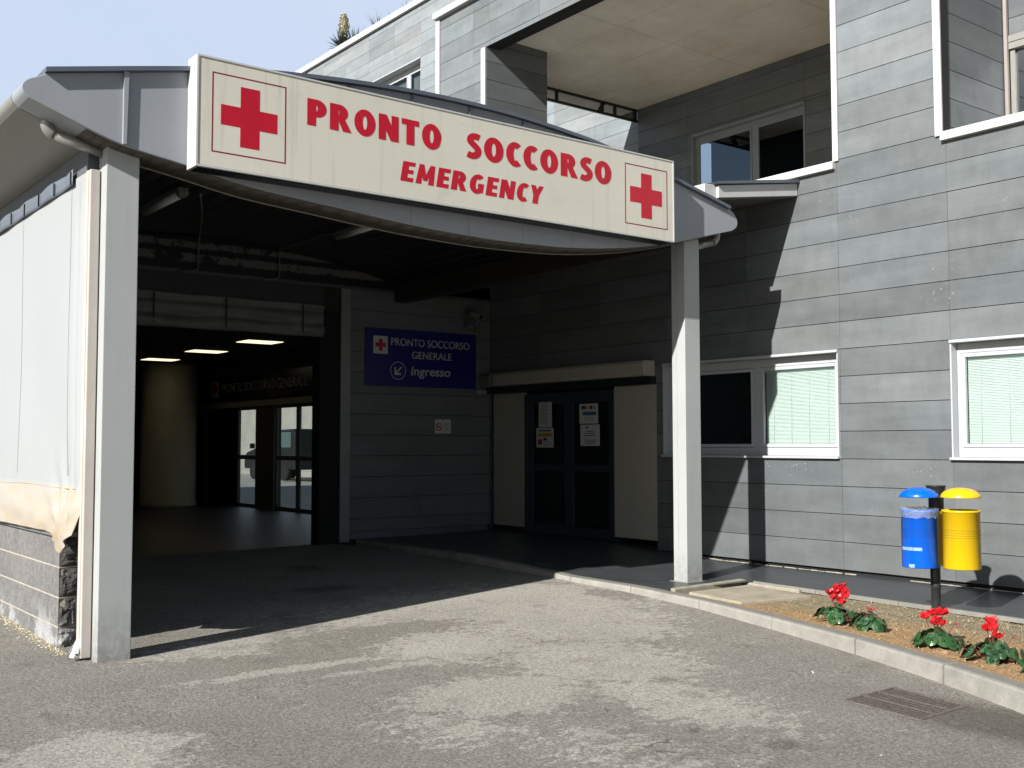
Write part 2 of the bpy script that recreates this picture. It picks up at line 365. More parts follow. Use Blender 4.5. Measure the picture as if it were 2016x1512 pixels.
t = NT('tube_cover'); t.col(t.mix(t.noise(3), (.62, .66, .64, 1), (.78, .8, .78, 1))).set(Roughness=.25); M['tube_cover'] = t.m

# ------------------------------------------------------------------ levels
def rz(x, y):
    x = min(max(x, -14.43), 3)
    return -.075-.018*(x+8.5)+.004*(y-8)
def pz(x, y):
    r = min(max((-9.5-x)/2., 0), 1)*.09
    return r+.012*(y-8.8)
YF = 10.66; YB = 15.6; XB = -14.43
Z0 = 1.337; DZ = .3175
ZJ = [Z0+DZ*k for k in range(-4, 42)]
XJ = [-7.60+1.377*k for k in range(-24, 10)]

def clip_rects(rect, holes):
    out = [rect]
    for h in holes:
        nx = []
        for (a0, a1, b0, b1) in out:
            if h[0] >= a1 or h[1] <= a0 or h[2] >= b1 or h[3] <= b0: nx.append((a0, a1, b0, b1)); continue
            if h[2] > b0: nx.append((a0, a1, b0, h[2]))
            if h[3] < b1: nx.append((a0, a1, h[3], b1))
            m0, m1 = max(b0, h[2]), min(b1, h[3])
            if h[0] > a0: nx.append((a0, h[0], m0, m1))
            if h[1] < a1: nx.append((h[1], a1, m0, m1))
        out = nx
    return out
def panels(mb, axis, plane, sgn, rect, holes, aj, zj=ZJ, gh=.004, gv=.0016, th=.012, tonevar=.15, gain=1.):
    """stone slabs on a vertical plane; axis 1: wall runs along X; axis 0: along Y. sgn = direction of the back"""
    a0, a1, z0, z1 = rect
    A = sorted([a0, a1]+[a for a in aj if a0 < a < a1]); Z = sorted([z0, z1]+[z for z in zj if z0 < z < z1])
    for i in range(len(A)-1):
        for j in range(len(Z)-1):
            rs = random.Random(int(A[i]*977+Z[j]*7919+axis*31))
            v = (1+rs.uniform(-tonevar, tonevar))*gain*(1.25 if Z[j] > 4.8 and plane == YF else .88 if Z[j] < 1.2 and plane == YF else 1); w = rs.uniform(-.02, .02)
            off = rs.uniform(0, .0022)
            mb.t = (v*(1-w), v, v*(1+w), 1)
            for (p, q, r, s) in clip_rects((A[i], A[i+1], Z[j], Z[j+1]), holes):
                if q-p < .02 or s-r < .02: continue
                if axis == 1: mb.box((p+gv, plane+off*sgn, r+gh), (q-gv, plane+sgn*th, s-gh))
                else: mb.box((plane+off*sgn, p+gv, r+gh), (plane+sgn*th, q-gv, s-gh))
    mb.t = (1, 1, 1, 1)
def backing(mb, axis, plane, sgn, rect, holes, th=.1, off=.011):
    for (p, q, r, s) in clip_rects(rect, holes):
        if axis == 1: mb.box((p, plane+sgn*off, r), (q, plane+sgn*(off+th), s))
        else: mb.box((plane+sgn*off, p, r), (plane+sgn*(off+th), q, s))

# ------------------------------------------------------------------ ground
mb = MB(); mb.face([(-300, -300, -.62), (300, -300, -.62), (300, 300, -.62), (-300, 300, -.62)])
tag(mb.build('ground', M['asphalt']), kind='structure')
KERB = [(-14.43, 8.15), (-12.5, 8.15), (-10.9, 8.16), (-9.84, 8.17), (-8.46, 8.12), (-7.33, 7.95), (-6.22, 7.67), (-5.15, 7.36), (-4.21, 7.02), (-3.50, 6.70), (-2.6, 6.2), (-1.4, 5.35), (0, 4.2)]
def kerb_y(x):
    for (x0, y0), (x1, y1) in zip(KERB, KERB[1:]):
        if x <= x1:
            f = (x-x0)/(x1-x0); return y0+f*(y1-y0)
    return KERB[-1][1]
mb = MB()
xs = [-80, -60, -40, -30, -24, -18, -14.43]+[k[0] for k in KERB[1:]]+[4, 10, 25]
def yend(x): return 7.9 if x < -14.4 else kerb_y(x)+.03 if x <= 0 else 4.2
for x0, x1 in zip(xs, xs[1:]):
    n = 14; ya0, ya1 = -25, -25
    for k in range(n):
        f0, f1 = k/n, (k+1)/n
        P = []
        for x, f in ((x0, f0), (x1, f0), (x1, f1), (x0, f1)):
            y = -25+(yend(x)+25)*f; P.append((x, y, rz(x, y)-(.12 if x < -14.5 else 0)))
        mb.face(P, True)
bmesh.ops.remove_doubles(mb.bm, verts=mb.bm.verts, dist=.0005)
tag(mb.build('road', M['asphalt'], fix=True), kind='structure')
# kerb stones with joints
mb = MB(); 
def ktop(x, y): return pz(x, y)+.004
segs = [(-14.43, -13.45), (-13.44, -12.45), (-12.44, -11.45), (-11.44, -10.45), (-10.44, -9.5), (-9.49, -8.47), (-8.46, -7.34), (-7.33, -6.23), (-6.22, -5.17), (-5.15, -4.22), (-4.20, -3.3), (-3.28, -2.2), (-2.18, -1.1), (-1.08, 0)]
for a, b in segs:
    n = 6; pr = None
    for k in range(n+1):
        x = a+(b-a)*k/n; y = kerb_y(x); e = .01; sl = (kerb_y(x+e)-kerb_y(x-e))/(2*e); L = math.hypot(1, sl); nx, ny = -sl/L, 1/L
        w = .125; zt = ktop(x, y); zb = rz(x, y)-.06; jit = random.uniform(-.0015, .0015)
        prof = [(x, y-.004, zb), (x, y+jit, zt-.022), (x+nx*.006, y+ny*.006, zt-.008), (x+nx*.02, y+ny*.02, zt), (x+nx*w, y+ny*w, zt+.001), (x+nx*w, y+ny*w, zb)]
        ring = [mb.bm.verts.new(p) for p in prof]
        if pr:
            for i in range(5): mb.bm.faces.new((pr[i], ring[i], ring[i+1], pr[i+1]))
        else: mb.bm.faces.new(ring[::-1])
        pr = ring
    mb.bm.faces.new(pr)
tag(mb.build('kerb', M['kerb']), kind='structure')
# pavement: strip beside facade + wide part under canopy
mb = MB()
def pave_front(x):
    if x < -8.02: return kerb_y(x)+.12
    if x < -7.86: return kerb_y(x)+.12+(9.42-kerb_y(x)-.12)*(x+8.02)/.16
    return 9.42-.065*(x+7.9)
px_ = [-14.43, -13, -12, -11.5, -11, -10.5, -10, -9.5, -9, -8.5, -8.02, -7.86, -7, -6, -5, -4, -3, -1, 3]
for x0, x1 in zip(px_, px_[1:]):
    for k in range(6):
        P = []
        for x, f in ((x0, k/6), (x1, k/6), (x1, (k+1)/6), (x0, (k+1)/6)):
            y = pave_front(x)+(YF+.12-pave_front(x))*f; P.append((x, y, pz(x, y)))
        mb.face(P)
bmesh.ops.remove_doubles(mb.bm, verts=mb.bm.verts, dist=.0005)
for x0, x1 in zip(px_[11:], px_[12:]):       # slab edge towards the bed
    y0, y1 = pave_front(x0), pave_front(x1)
    mb.box((x0+.002, y0-.002, pz(x0, y0)-.035), (x1-.002, y0+.05, pz(x0, y0)-.002)) if False else None
    mb.face([(x0, y0, pz(x0, y0)), (x1, y1, pz(x1, y1)), (x1, y1+.02, pz(x1, y1)-.030), (x0, y0+.02, pz(x0, y0)-.030)])
    mb.face([(x0, y0+.03, -.1), (x1, y1+.03, -.1), (x1, y1+.03, 0), (x0, y0+.03, 0)])
tag(mb.build('pavement', M['tiles']), kind='structure')
# pavement nosing strip (pale slab edge) and bed border
mb = MB()
for x0, x1 in zip(px_[11:], px_[12:]):
    y0, y1 = pave_front(x0), pave_front(x1)
    mb.prism([(x0, y0-.035), (x1-.006, y1-.035), (x1-.006, y1+.004), (x0, y0+.004)], 2, -.03, pz(x0, y0)+.003)
tag(mb.build('pavement_edging', simple('edging_stone', (150, 148, 140), .7, 0, .15, 5)), kind='structure')
mb = MB()
mb.prism([(-7.98, 8.22), (-7.90, 8.20), (-7.97, 9.40), (-8.07, 9.40)], 2, -.12, .018)
mb.prism([(-7.96, 9.33), (-7.96, 9.42), (-7.18, 9.37), (-7.18, 9.29)], 2, -.12, -.002)
tag(mb.build('bed_border', simple('pale_mortar_border', (176, 170, 152), .9, 0, .2, 9), bevel=.012), kind='structure')
mb = MB(); rs = random.Random(8)
for x0, x1 in ((-10.2, -7.45), (-6.75, -1.5)):
    x = x0
    while x < x1:
        L = rs.uniform(.04, .14); mb.box((x, YF-.004-rs.uniform(0, .008), pz(x, YF)-.002), (x+L, YF+.01, pz(x, YF)+rs.uniform(.003, .009))); x += L+(rs.uniform(.01, .05) if rs.random() < .25 else 0)
tag(mb.build('mortar_strip', M['mortar']), kind='structure')
# bed soil
mb = MB()
def bed(u, v):
    x = -8.0+8.6*u; y0 = kerb_y(x)+.10; y1 = pave_front(x)+.03; y = y0+(y1-y0)*v
    h = noise.noise(Vector((x*3, y*3, 0)))*.018+noise.noise(Vector((x*11, y*11, 3)))*.011+noise.noise(Vector((x*34, y*34, 9)))*.006
    return (x, y, -.040+h*(.4 if x < -6.9 else 1)+pz(x, y)*.4)
mb.grid(300, 60, bed)
tag(mb.build('flower_bed', M['soil'], fix=False), kind='structure')
mb = MB()
mb.prism([(-7.83, 8.34), (-7.02, 8.20), (-6.86, 9.08), (-7.83, 9.28)], 2, -.1, -.016)
tag(mb.build('concrete_slab', M['slab'], bevel=.006), 'pale cast concrete slab lying in the soil beside the right canopy post', 'slab')
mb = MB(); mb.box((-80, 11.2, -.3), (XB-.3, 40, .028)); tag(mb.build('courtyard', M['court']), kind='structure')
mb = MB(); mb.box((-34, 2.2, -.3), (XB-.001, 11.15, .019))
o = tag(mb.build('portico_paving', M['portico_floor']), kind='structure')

# ------------------------------------------------------------------ building
B = thing('hospital_building', 'two-storey hospital clad in grey stone slabs with a concrete-ceilinged loggia behind the canopy', 'building', (-8, 13, 0))
ZC = Z0+DZ*11          # 4.83 loggia parapet top joint
WA = (-10.45, -7.63, Z0, Z0+4*DZ); WB = (-6.23, -3.4, Z0, Z0+4*DZ)
DOOR = (-14.40, -10.58, .0, 2.34)
LOG = (-14.54, -7.60, ZC, 8.24); BAY = (-6.255, .2, ZC, 8.24)
holes = [WA, WB, DOOR, LOG, BAY]
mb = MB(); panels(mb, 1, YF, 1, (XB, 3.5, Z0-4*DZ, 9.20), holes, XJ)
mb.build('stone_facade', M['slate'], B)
mb = MB(); backing(mb, 1, YF, 1, (XB-.11, 3.5, .09, 9.2), holes, .14)
mb.box((XB, YF+.05, -.2), (3.5, YF+.16, .1))
mb.build('facade_backing', M['gap'], B)
# pier left of loggia
mb = MB(); panels(mb, 1, YF, 1, (-16.0, XB, 4.5, 9.20), [LOG], [-14.92])
panels(mb, 0, LOG[0], -1, (YF+.013, 12.0, 4.8, 8.75), [], [])
mb.build('loggia_pier', M['slate'], B)
mb = MB(); mb.box((-15.98, YF+.012, 4.5), (LOG[0]-.013, 11.99, 9.18)); mb.box((LOG[0]-.1, YF+.012, 8.245), (3.5, YF+.3, 9.19)); mb.build('pier_core', M['gap'], B)
# white trims
for a_, b_ in (((-16.05, YF-.03, 4.5), (-15.93, YF-.002, 9.13)), ((-14.66, YF-.028, 4.6), (-14.545, YF-.002, 8.235)), ((-7.64, YF-.028, ZC-.02), (-7.565, YF-.002, 9.2)), ((-6.335, YF-.028, ZC-.02), (-6.25, YF-.002, 9.2))):
    mb = MB(); mb.box(a_, b_); mb.build('corner_trim', M['white_trim'], B, bevel=.004)
mb = MB(); mb.box((-16.06, YF-.09, 9.16), (3.5, YF+.5, 9.28)); mb.build('upper_coping', M['white_trim'], B, bevel=.006)
for a_, b_ in (((-14.54, YF-.06, 4.72), (-7.62, YF+.25, 4.812)), ((-6.26, YF-.06, 4.745), (3.5, YF+.25, 4.84))):
    mb = MB(); mb.box(a_, b_); mb.build('parapet_coping', M['white_trim'], B, bevel=.006)
# loggia soffit, back walls
mb = MB(); mb.box((-16.0, YF+.013, 8.45), (3.5, YB+.1, 8.7)); mb.build('concrete_ceiling', M['soffit'], B)
mb = MB(); mb.box((-16.0, YF+.3, 4.2), (-6.26, YB, 4.5)); mb.build('loggia_floor', M['slab'], B)
WU = (-14.45, -11.76, 6.15, 7.56)
mb = MB(); panels(mb, 1, YB, 1, (-15.95, -6.0, 4.5, 8.45), [WU], [-14.56+1.40*k for k in range(-1, 8)], [Z0-.06+.334*k for k in range(0, 30)], tonevar=.12)
mb.build('loggia_back_wall', M['slate'], B)
mb = MB(); backing(mb, 1, YB, 1, (-15.95, -6.0, 4.4, 8.45), [WU]); mb.build('back_wall_core', M['gap'], B)
# left wing
WL = (-27.4, -24.34, 10.2, 12.01)
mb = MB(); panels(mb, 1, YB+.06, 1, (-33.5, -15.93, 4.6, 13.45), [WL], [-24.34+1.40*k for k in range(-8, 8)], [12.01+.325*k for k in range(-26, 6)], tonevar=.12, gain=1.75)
mb.build('left_wing_wall', M['slate'], B)
mb = MB(); backing(mb, 1, YB+.06, 1, (-33.5, -15.93, 4.5, 13.45), [WL], .2); mb.build('wing_wall_core', M['gap'], B)
mb = MB(); mb.box((-33.6, YB-.03, 13.47), (-10, YB+.5, 13.64)); mb.build('roof_coping', M['white_trim'], B, bevel=.008)
mb = MB(); mb.box((-33.6, YB+.3, 13.2), (-15, YB+6, 13.40)); mb.build('roof', M['slab'], B)
# transom band at the loggia's open end
mb = MB(); X = -15.95
mb.box((X-.05, 12.0, 8.18), (X, YB, 8.225)).box((X-.05, 12, 8.41), (X, YB, 8.449))
for y in (12.02, 12.75, 13.4, 14.6, 14.95, 15.5): mb.box((X-.048, y, 8.226), (X-.004, y+.05, 8.409))
for y in (12.72, 14.52): mb.prism([(y, 8.225), (y+.03, 8.225), (y+.16, 8.409), (y+.13, 8.409)], 0, X-.003, X+.03)
f = mb.build('clerestory_window', simple('bronze_frame', (60, 54, 50), .5, .2), B)
mb = MB(); mb.face([(X-.03, 12.0, 8.2), (X-.03, YB, 8.2), (X-.03, YB, 8.43), (X-.03, 12.0, 8.43)]); mb.build('pane', M['glass_dark'], f)
# right bay side wall and back window
XR = -6.255
mb = MB(); panels(mb, 0, XR-.012, -1, (YF+.013, 12.04, ZC-.3, 8.4), [], [], [ZC+.11+.3175*k for k in range(-3, 14)]); mb.build('bay_side_wall', M['slate'], B)
mb = MB(); mb.box((XR-.3, YF+.02, ZC-.3), (XR-.026, YB, 8.44)); mb.box((-7.60, YF+.012, ZC-.3), (XR-.31, 11, 8.44)); mb.build('bay_side_core', M['gap'], B)
mb = MB(); mb.box((XR-.004, 12.0, ZC-.1), (XR+.035, 12.04, 8.4)); mb.box((XR-.035, YF-.001, ZC), (XR+.0, YF+.012, 8.4)); mb.build('bay_trim', simple('pinkish_trim', (176, 164, 160), .5), B)
mb = MB(); panels(mb, 1, 12.05, 1, (XR+.036, 3, 6.22, 8.4), [], [XR+1.4*k for k in range(8)], tonevar=.12); mb.build('bay_back_wall', M['slate'], B)
mb = MB(); mb.box((XR, 12.065, 6.2), (3, 12.2, 8.4)); mb.build('bay_back_core', M['gap'], B)
fb = MB(); fb.box((XR+.036, 12.03, 6.05), (3, 12.16, 6.215)); fb.box((-4.4, 12.06, 4.6), (-4.32, 12.15, 6.05)); fb.box((XR+.036, 12.02, 6.13), (3, 12.03, 6.15)); fb.box((XR+.037, 12.06, 4.6), (XR+.09, 12.15, 6.05))
f = fb.build('window', simple('window_frame_shade', (160, 158, 152), .5), B, bevel=.003)
mb = MB(); mb.face([(XR+.09, 12.10, 4.6), (3, 12.10, 4.6), (3, 12.10, 6.05), (XR+.09, 12.10, 6.05)]); mb.build('pane', M['glass_dark'], f)
mb = MB(); mb.box((XR, 13.2, 4.4), (3, 13.3, 6.4)); mb.build('room_wall', M['room'], f)

def window(rect, plane, depth, mull, name_mat_frame, blind, sashw=.10, header=.0, sill=True, glassm='glass_mint', sill_h=.10, bot=.075):
    x0, x1, z0, z1 = rect; p = plane
    mb = MB(); e = .018
    # lining of the opening, proud of the stone by 5 mm
    mb.box((x0-.0, p-.012, z0+.002), (x0+e, p+depth+.06, z1)); mb.box((x1-e, p-.008, z0+.002), (x1-.001, p+depth+.06, z1))
    mb.box((x0, p-.03, z1-.035), (x1, p+depth+.06, z1-.002)); mb.box((x0-.01, p-.05, z0+.0), (x1+.01, p+depth+.06, z0+.028))
    q = p+depth
    g = .0015
    mb.box((x0+e+g, q, z0+.0295), (x1-e-g, q+.055, z0+.028+sill_h)); mb.box((x0+e+g, q, z1-.036-header-.06), (x1-e-g, q+.055, z1-.0375))
    xs = [x0+e]+mull+[x1-e]
    for m in mull: mb.box((m-.055, q-.001, z0+.03), (m+.055, q+.056, z1-.037))
    mb.box((x0+e+.002, q-.002, z0+.031), (x0+e+.05, q+.054, z1-.038)); mb.box((x1-e-.05, q-.002, z0+.031), (x1-e-.002, q+.054, z1-.038))
    f = mb.build('window', name_mat_frame, B, bevel=.004)
    bounds = [x0+e+.05]+sum([[m-.055, m+.055] for m in mull], [])+[x1-e-.05]
    zb, zt = z0+.028+sill_h, z1-.036-header-.06
    for a, b in zip(bounds[0::2], bounds[1::2]):
        s = MB(); w = .045
        s.box((a+.004, q-.012, zb+.004), (a+w, q+.03, zt-.004)); s.box((b-w, q-.012, zb+.004), (b-.004, q+.03, zt-.004))
        s.box((a+w, q-.0115, zb+.004), (b-w, q+.03, zb+w)); s.box((a+w, q-.0115, zt-w), (b-w, q+.03, zt-.004))
        s.build('sash', name_mat_frame, f, bevel=.003)
        s = MB(); s.face([(a+w-.002, q+.01, zb+w-.002), (b-w+.002, q+.01, zb+w-.002), (b-w+.002, q+.01, zt-w+.002), (a+w-.002, q+.01, zt-w+.002)]); s.build('pane', M[glassm], f, fix=False)
        if blind == 'slats' and not (rect is WA and a < -9.5):
            s = MB(); n = int((zt-zb)/.0165)
            for k in range(n):
                z = zb+w+.004+k*.0165
                if z > zt-w-.03: break
                sag = .004*math.sin(k*.9)
                s.face([(a+w+.002, q+.040, z), (b-w-.002, q+.040, z), (b-w-.002, q+.052, z+.0162), (a+w+.002, q+.052, z+.0162)])
            s.box((a+w, q+.036, zt-w-.024), (b-w, q+.06, zt-w-.001))
            for xx in [a+w+(b-w-a-w)*g for g in (.12, .37, .62, .88)]: s.tube([(xx, q+.036, zb+w), (xx, q+.036, zt-w-.02)], .0016, 4)
            s.build('venetian_blind', M['blind'], f, fix=False)
        elif blind == 'slats':
            s = MB()
            for g_ in (.15, .4, .65, .9): s.box((a+w+(b-a-2*w)*g_, q+.04, zb+w), (a+w+(b-a-2*w)*g_+.006, q+.045, zt-w))
            for k in range(60):
                z = zb+w+.01+k*.0165
                if z < zt-w: s.face([(a+w, q+.05, z), (b-w, q+.05, z), (b-w, q+.054, z+.006), (a+w, q+.054, z+.006)])
            s.build('open_blind', simple('open_blind', (60, 70, 84), .6), f, fix=False)
        elif blind == 'strips':
            s = MB(); xx = a+w
            while xx < b-w:
                s.face([(xx, q+.10, zb), (xx+.115, q+.13, zb), (xx+.115, q+.13, zt), (xx, q+.10, zt)]); xx += .127
            s.build('strip_blind', M['vblind'], f, fix=False)
    mb = MB(); mb.box((x0-.4, q+.9, z0-.3), (x1+.4, q+.95, z1+.4)); mb.box((x0-.3, q+.4, z1+.05), (x1+.3, q+.9, z1+.1)); mb.build('room_wall', M['room'], f)
    return f
FR = metal('window_frame_white', (206, 210, 214), .4, .08)
window(WA, YF, .10, [-8.90], FR, 'slats', header=.045)
window(WB, YF, .10, [-4.8], FR, 'slats', header=.045)
FR2 = simple('window_frame_grey', (158, 166, 172), .45)
window(WU, YB, .10, [-12.98], FR2, None, header=.05, glassm='glass_dark')
window(WL, YB+.06, .22, [-25.30], FR, 'strips', header=.08, glassm='glass_mint')
# drawn dark strip blind behind upper loggia window right half
# small sloping awning roof by the canopy (grey end, white front, dark underside)
mb = MB(); XE = -8.16
P = [(YF-.004, 4.66), (YF-.004, 4.505), (9.24, 4.285), (9.24, 4.43)]
mb.prism(P, 0, XB+.05, XE)
aw = mb.build('side_awning', M['white_trim'], B, bevel=.006)
mb = MB(); mb.prism([(YF-.003, 4.705), (YF-.003, 4.665), (9.2, 4.435), (9.17, 4.46)], 0, XB+.05, XE+.035); mb.build('awning_flashing', M['flash'], aw)
mb = MB(); mb.prism([(YF-.01, 4.50), (YF-.01, 4.49), (9.27, 4.27), (9.27, 4.283)], 0, XB+.05, XE-.02); mb.build('awning_soffit', simple('awning_soffit', (96, 92, 86), .6), aw)

mb = MB(); mb.prism([(9.236, 4.44), (9.236, 4.25), (9.21, 4.20), (9.15, 4.17), (9.08, 4.20), (9.05, 4.28), (9.05, 4.43)], 0, XB+.05, XE-.04); mb.build('awning_shade_lip', M['white_trim'], aw, bevel=.006)  # front lip added to close a lit gap in the awning's shadow
# back wall of canopy with passage beyond
mb = MB(); panels(mb, 0, XB, -1, (8.035, YF, .195, 3.9), [], [9.33], [Z0+DZ*k for k in range(-3, 9)], tonevar=.05)
mb.build('passage_side_wall', M['slate'], B)
mb = MB(); mb.box((XB-.3, 8.0, 0), (XB-.013, YF+.2, 3.9)); mb.box((XB-.3, 2.21, 3.9), (XB-.02, 12, 4.75)); mb.box((XB-.3, 7.56, 0), (XB-.06, 8.0, 3.9)); mb.build('side_wall_core', M['gap'], B)
mb = MB(); mb.box((XB-.04, 7.873, .05), (XB+.012, 8.033, 3.9)); mb.build('jamb_trim', simple('jamb_metal', (150, 156, 156), .45, .2), B, bevel=.003)
mb = MB(); mb.box((XB-.01, 8.036, .09), (XB+.015, 10.6, .193)); mb.build('skirting', simple('skirting_metal', (120, 130, 140), .4, .3), B)
# portico
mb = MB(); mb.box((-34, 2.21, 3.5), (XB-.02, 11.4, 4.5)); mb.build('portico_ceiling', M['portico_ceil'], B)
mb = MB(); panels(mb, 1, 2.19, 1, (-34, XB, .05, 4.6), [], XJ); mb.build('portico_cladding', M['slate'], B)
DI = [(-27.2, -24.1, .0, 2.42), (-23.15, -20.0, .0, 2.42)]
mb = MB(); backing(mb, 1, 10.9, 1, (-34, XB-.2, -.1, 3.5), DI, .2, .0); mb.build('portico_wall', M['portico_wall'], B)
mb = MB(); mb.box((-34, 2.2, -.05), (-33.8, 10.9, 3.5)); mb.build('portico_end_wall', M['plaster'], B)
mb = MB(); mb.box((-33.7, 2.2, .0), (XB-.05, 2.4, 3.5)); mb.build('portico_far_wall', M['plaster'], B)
mb = MB(); mb.box((-27.9, 10.83, 2.42), (-19.9, 10.898, 2.56)); mb.box((-26.0, 10.80, 2.44), (-25.5, 10.83, 2.50)); mb.box((-22.4, 10.80, 2.44), (-22.0, 10.83, 2.50)); mb.build('door_header', simple('door_header', (190, 186, 172), .4), B)
doorm = simple('portico_door_frame', (120, 122, 118), .4, .3)
def glazed_door(x0, x1, y, z0, z1, rail, nm='glass_door', w=.07, par=None, mat=None, name='sliding_door'):
    mb = MB(); m = mat or doorm
    mb.box((x0, y, z0), (x0+w, y+.05, z1)); mb.box((x1-w, y, z0), (x1, y+.05, z1)); mb.box((x0+w, y+.001, z1-w), (x1-w, y+.049, z1)); mb.box((x0+w, y+.001, z0), (x1-w, y+.049, z0+w*1.5)); mb.box((x0+w, y+.001, rail-.05), (x1-w, y+.049, rail+.05))
    f = mb.build(name, m, par, bevel=.003)
    mb = MB(); mb.face([(x0+w-.002, y+.022, z0+w), (x1-w+.002, y+.022, z0+w), (x1-w+.002, y+.022, z1-w), (x0+w-.002, y+.022, z1-w)]); mb.build('pane', M[nm], f, fix=False); return f
glazed_door(-25.25, -24.12, 10.93, .0, 2.42, 1.21, par=B)
glazed_door(-23.10, -21.98, 10.93, .0, 2.42, 1.21, par=B)
glazed_door(-21.96, -20.84, 10.93, .0, 2.42, 1.21, par=B)
mb = MB(); mb.box((-27.2, 11.0, -.05), (-25.3, 11.05, 2.42)); mb.build('dark_door', simple('dark_door', (12, 13, 24), .4), B)
mb = MB(); mb.box((-28.2, 10.87, .06), (-27.22, 10.898, 2.4)); mb.build('side_panel', simple('teal_panel', (40, 60, 62), .4), B)
mb = MB(); mb.lathe([(.68, 0), (.68, .1), (.66, .101), (.66, 3.45)], (-26.3, 9.6, .03), 48); mb.build('column', simple('column_cream', (200, 192, 168), .7), B)

# main sliding door in facade
d = MB(); x0, x1, z0, z1 = DOOR
d.box((-14.40, YF+.012, .0), (-10.58, YF+.3, .05)); d.build('door_recess_floor', M['gap'], B)
for a_, b_ in (((-14.4, YF+.05, .20), (-13.56, YF+.09, 2.335)), ((-11.44, YF+.006, .19), (-10.585, YF+.05, 2.335))):
    mb = MB(); mb.box(a_, b_); mb.build('cream_panel', M['cream'], B, bevel=.003)
mb = MB(); mb.box((-14.4, YF+.1, -.1), (-10.58, YF+.12, .2)); mb.build('panel_plinth', M['black'], B)
dm = simple('main_door_frame', (66, 80, 92), .35, .35)
DR = thing('entrance_door', 'double sliding glass door with blue-grey frame and pasted notices under the cream box', 'door', (-12.5, YF, .1))
mb = MB(); mb.box((-13.545, YF+.03, .12), (-13.47, YF+.11, 2.29)); mb.box((-11.50, YF+.03, .12), (-11.43, YF+.11, 2.29)); mb.box((-13.545, YF+.031, 2.235), (-11.43, YF+.11, 2.30)); mb.build('door_frame', dm, DR, bevel=.003)
for a, b in ((-13.465, -12.50), (-12.49, -11.505)):
    glazed_door(a, b, YF+.05, .13, 2.232, 1.15, par=DR, mat=dm, w=.095, name='door_leaf')
mb = MB(); mb.box((-15, YF+1.6, 0), (-10, YF+1.7, 2.6)); mb.box((-13.9, YF+.3, .15), (-12.95, YF+.32, 2.3)); mb.box((-15, YF+.17, 2.36), (-10, YF+1.6, 2.6)).box((-15, YF+.17, 0), (-14.5, YF+1.6, 2.36)).box((-10.5, YF+.17, 0), (-10, YF+1.6, 2.36)); mb.build('lobby_wall', simple('lobby_wall', (70, 84, 96), .8), B)
mb = MB(); mb.box((-14.45, YF-.10, 2.335), (-10.585, YF+.02, 2.44)); hd = mb.build('door_track', simple('door_track', (46, 54, 60), .4, .3), DR, bevel=.004)
mb = MB(); mb.box((-12.75, YF-.125, 2.36), (-12.45, YF-.102, 2.42)); mb.box((-12.15, YF-.112, 2.375), (-12.05, YF-.10, 2.395)); mb.build('motion_sensor', M['black'], hd)
AC = thing('air_curtain', 'long cream box mounted above the sliding entrance door', 'air curtain', (-12.5, YF, 2.45))
mb = MB(); mb.prism([(YF-.004, 2.445), (YF-.21, 2.445), (YF-.23, 2.49), (YF-.23, 2.62), (YF-.20, 2.66), (YF-.004, 2.66)], 0, -14.05, -10.60); mb.build('housing', M['cream'], AC, bevel=.006)
mb = MB(); mb.prism([(YF-.004, 2.44), (YF-.22, 2.44), (YF-.25, 2.50), (YF-.25, 2.61), (YF-.21, 2.67), (YF-.004, 2.67)], 0, -14.41, -14.11); mb.build('end_cap', simple('end_cap', (130, 132, 128), .4), AC, bevel=.01)

# ------------------------------------------------------------------ canopy
C = thing('entrance_canopy', 'grey metal canopy with fish-shaped curved fascia on two square posts over the emergency entrance', 'canopy', (-8.3, 5.7, 0))
def smooth(pts, n=4):
    out = []
    for i in range(len(pts)-1):
        p0 = pts[max(i-1, 0)]; p1 = pts[i]; p2 = pts[i+1]; p3 = pts[min(i+2, len(pts)-1)]
        for k in range(n):
            t = k/n; out.append(tuple(.5*((2*p1[j])+(-p0[j]+p2[j])*t+(2*p0[j]-5*p1[j]+4*p2[j]-p3[j])*t*t+(-p0[j]+3*p1[j]-3*p2[j]+p3[j])*t*t*t) for j in range(2)))
    out.append(pts[-1]); return out
TOP = smooth([(2.01, 4.205), (3.085, 4.440), (3.7, 4.545), (4.443, 4.625), (5.099, 4.668), (5.70, 4.680), (6.3, 4.668), (7.03, 4.612), (7.513, 4.548), (8.482, 4.372), (9.325, 4.185)])
BOT = smooth([(9.385, 3.915), (8.9, 3.79), (8.472, 3.681), (7.791, 3.55), (7.024, 3.46), (6.244, 3.430), (5.724, 3.432), (5.063, 3.458), (4.26, 3.520), (3.638, 3.571), (3.094, 3.66), (2.577, 3.744), (2.235, 3.854), (1.905, 3.972)])
NR = smooth([(9.33, 4.168), (9.40, 4.135), (9.455, 4.085), (9.484, 4.03), (9.465, 3.965), (9.385, 3.915)])[:-1]
NL = smooth([(1.905, 3.972), (1.868, 4.01), (1.862, 4.06), (1.90, 4.105), (1.96, 4.135), (2.01, 4.160)])[1:]
XF = -8.10
mb = MB(); mb.prism([(p[0], p[1]-.035) for p in TOP]+NR+BOT+NL, 0, XF-.30, XF)
F = mb.build('fascia', M['grey_metal'], C, bevel=.006)
mb = MB()   # zinc drip edge on the top
for a, b in zip(TOP, TOP[1:]): mb.prism([(a[0], a[1]-.034), (b[0], b[1]-.034), b, a], 0, XF-.32, XF+.045)
bmesh.ops.remove_doubles(mb.bm, verts=mb.bm.verts, dist=.0005)
mb.build('drip_edge', M['flash'], F)
def fz(y, arr):
    arr = sorted(arr)
    for a, b in zip(arr, arr[1:]):
        if a[0] <= y <= b[0]: return a[1]+(b[1]-a[1])*(y-a[0])/(b[0]-a[0])
    return arr[0][1] if y < arr[0][0] else arr[-1][1]
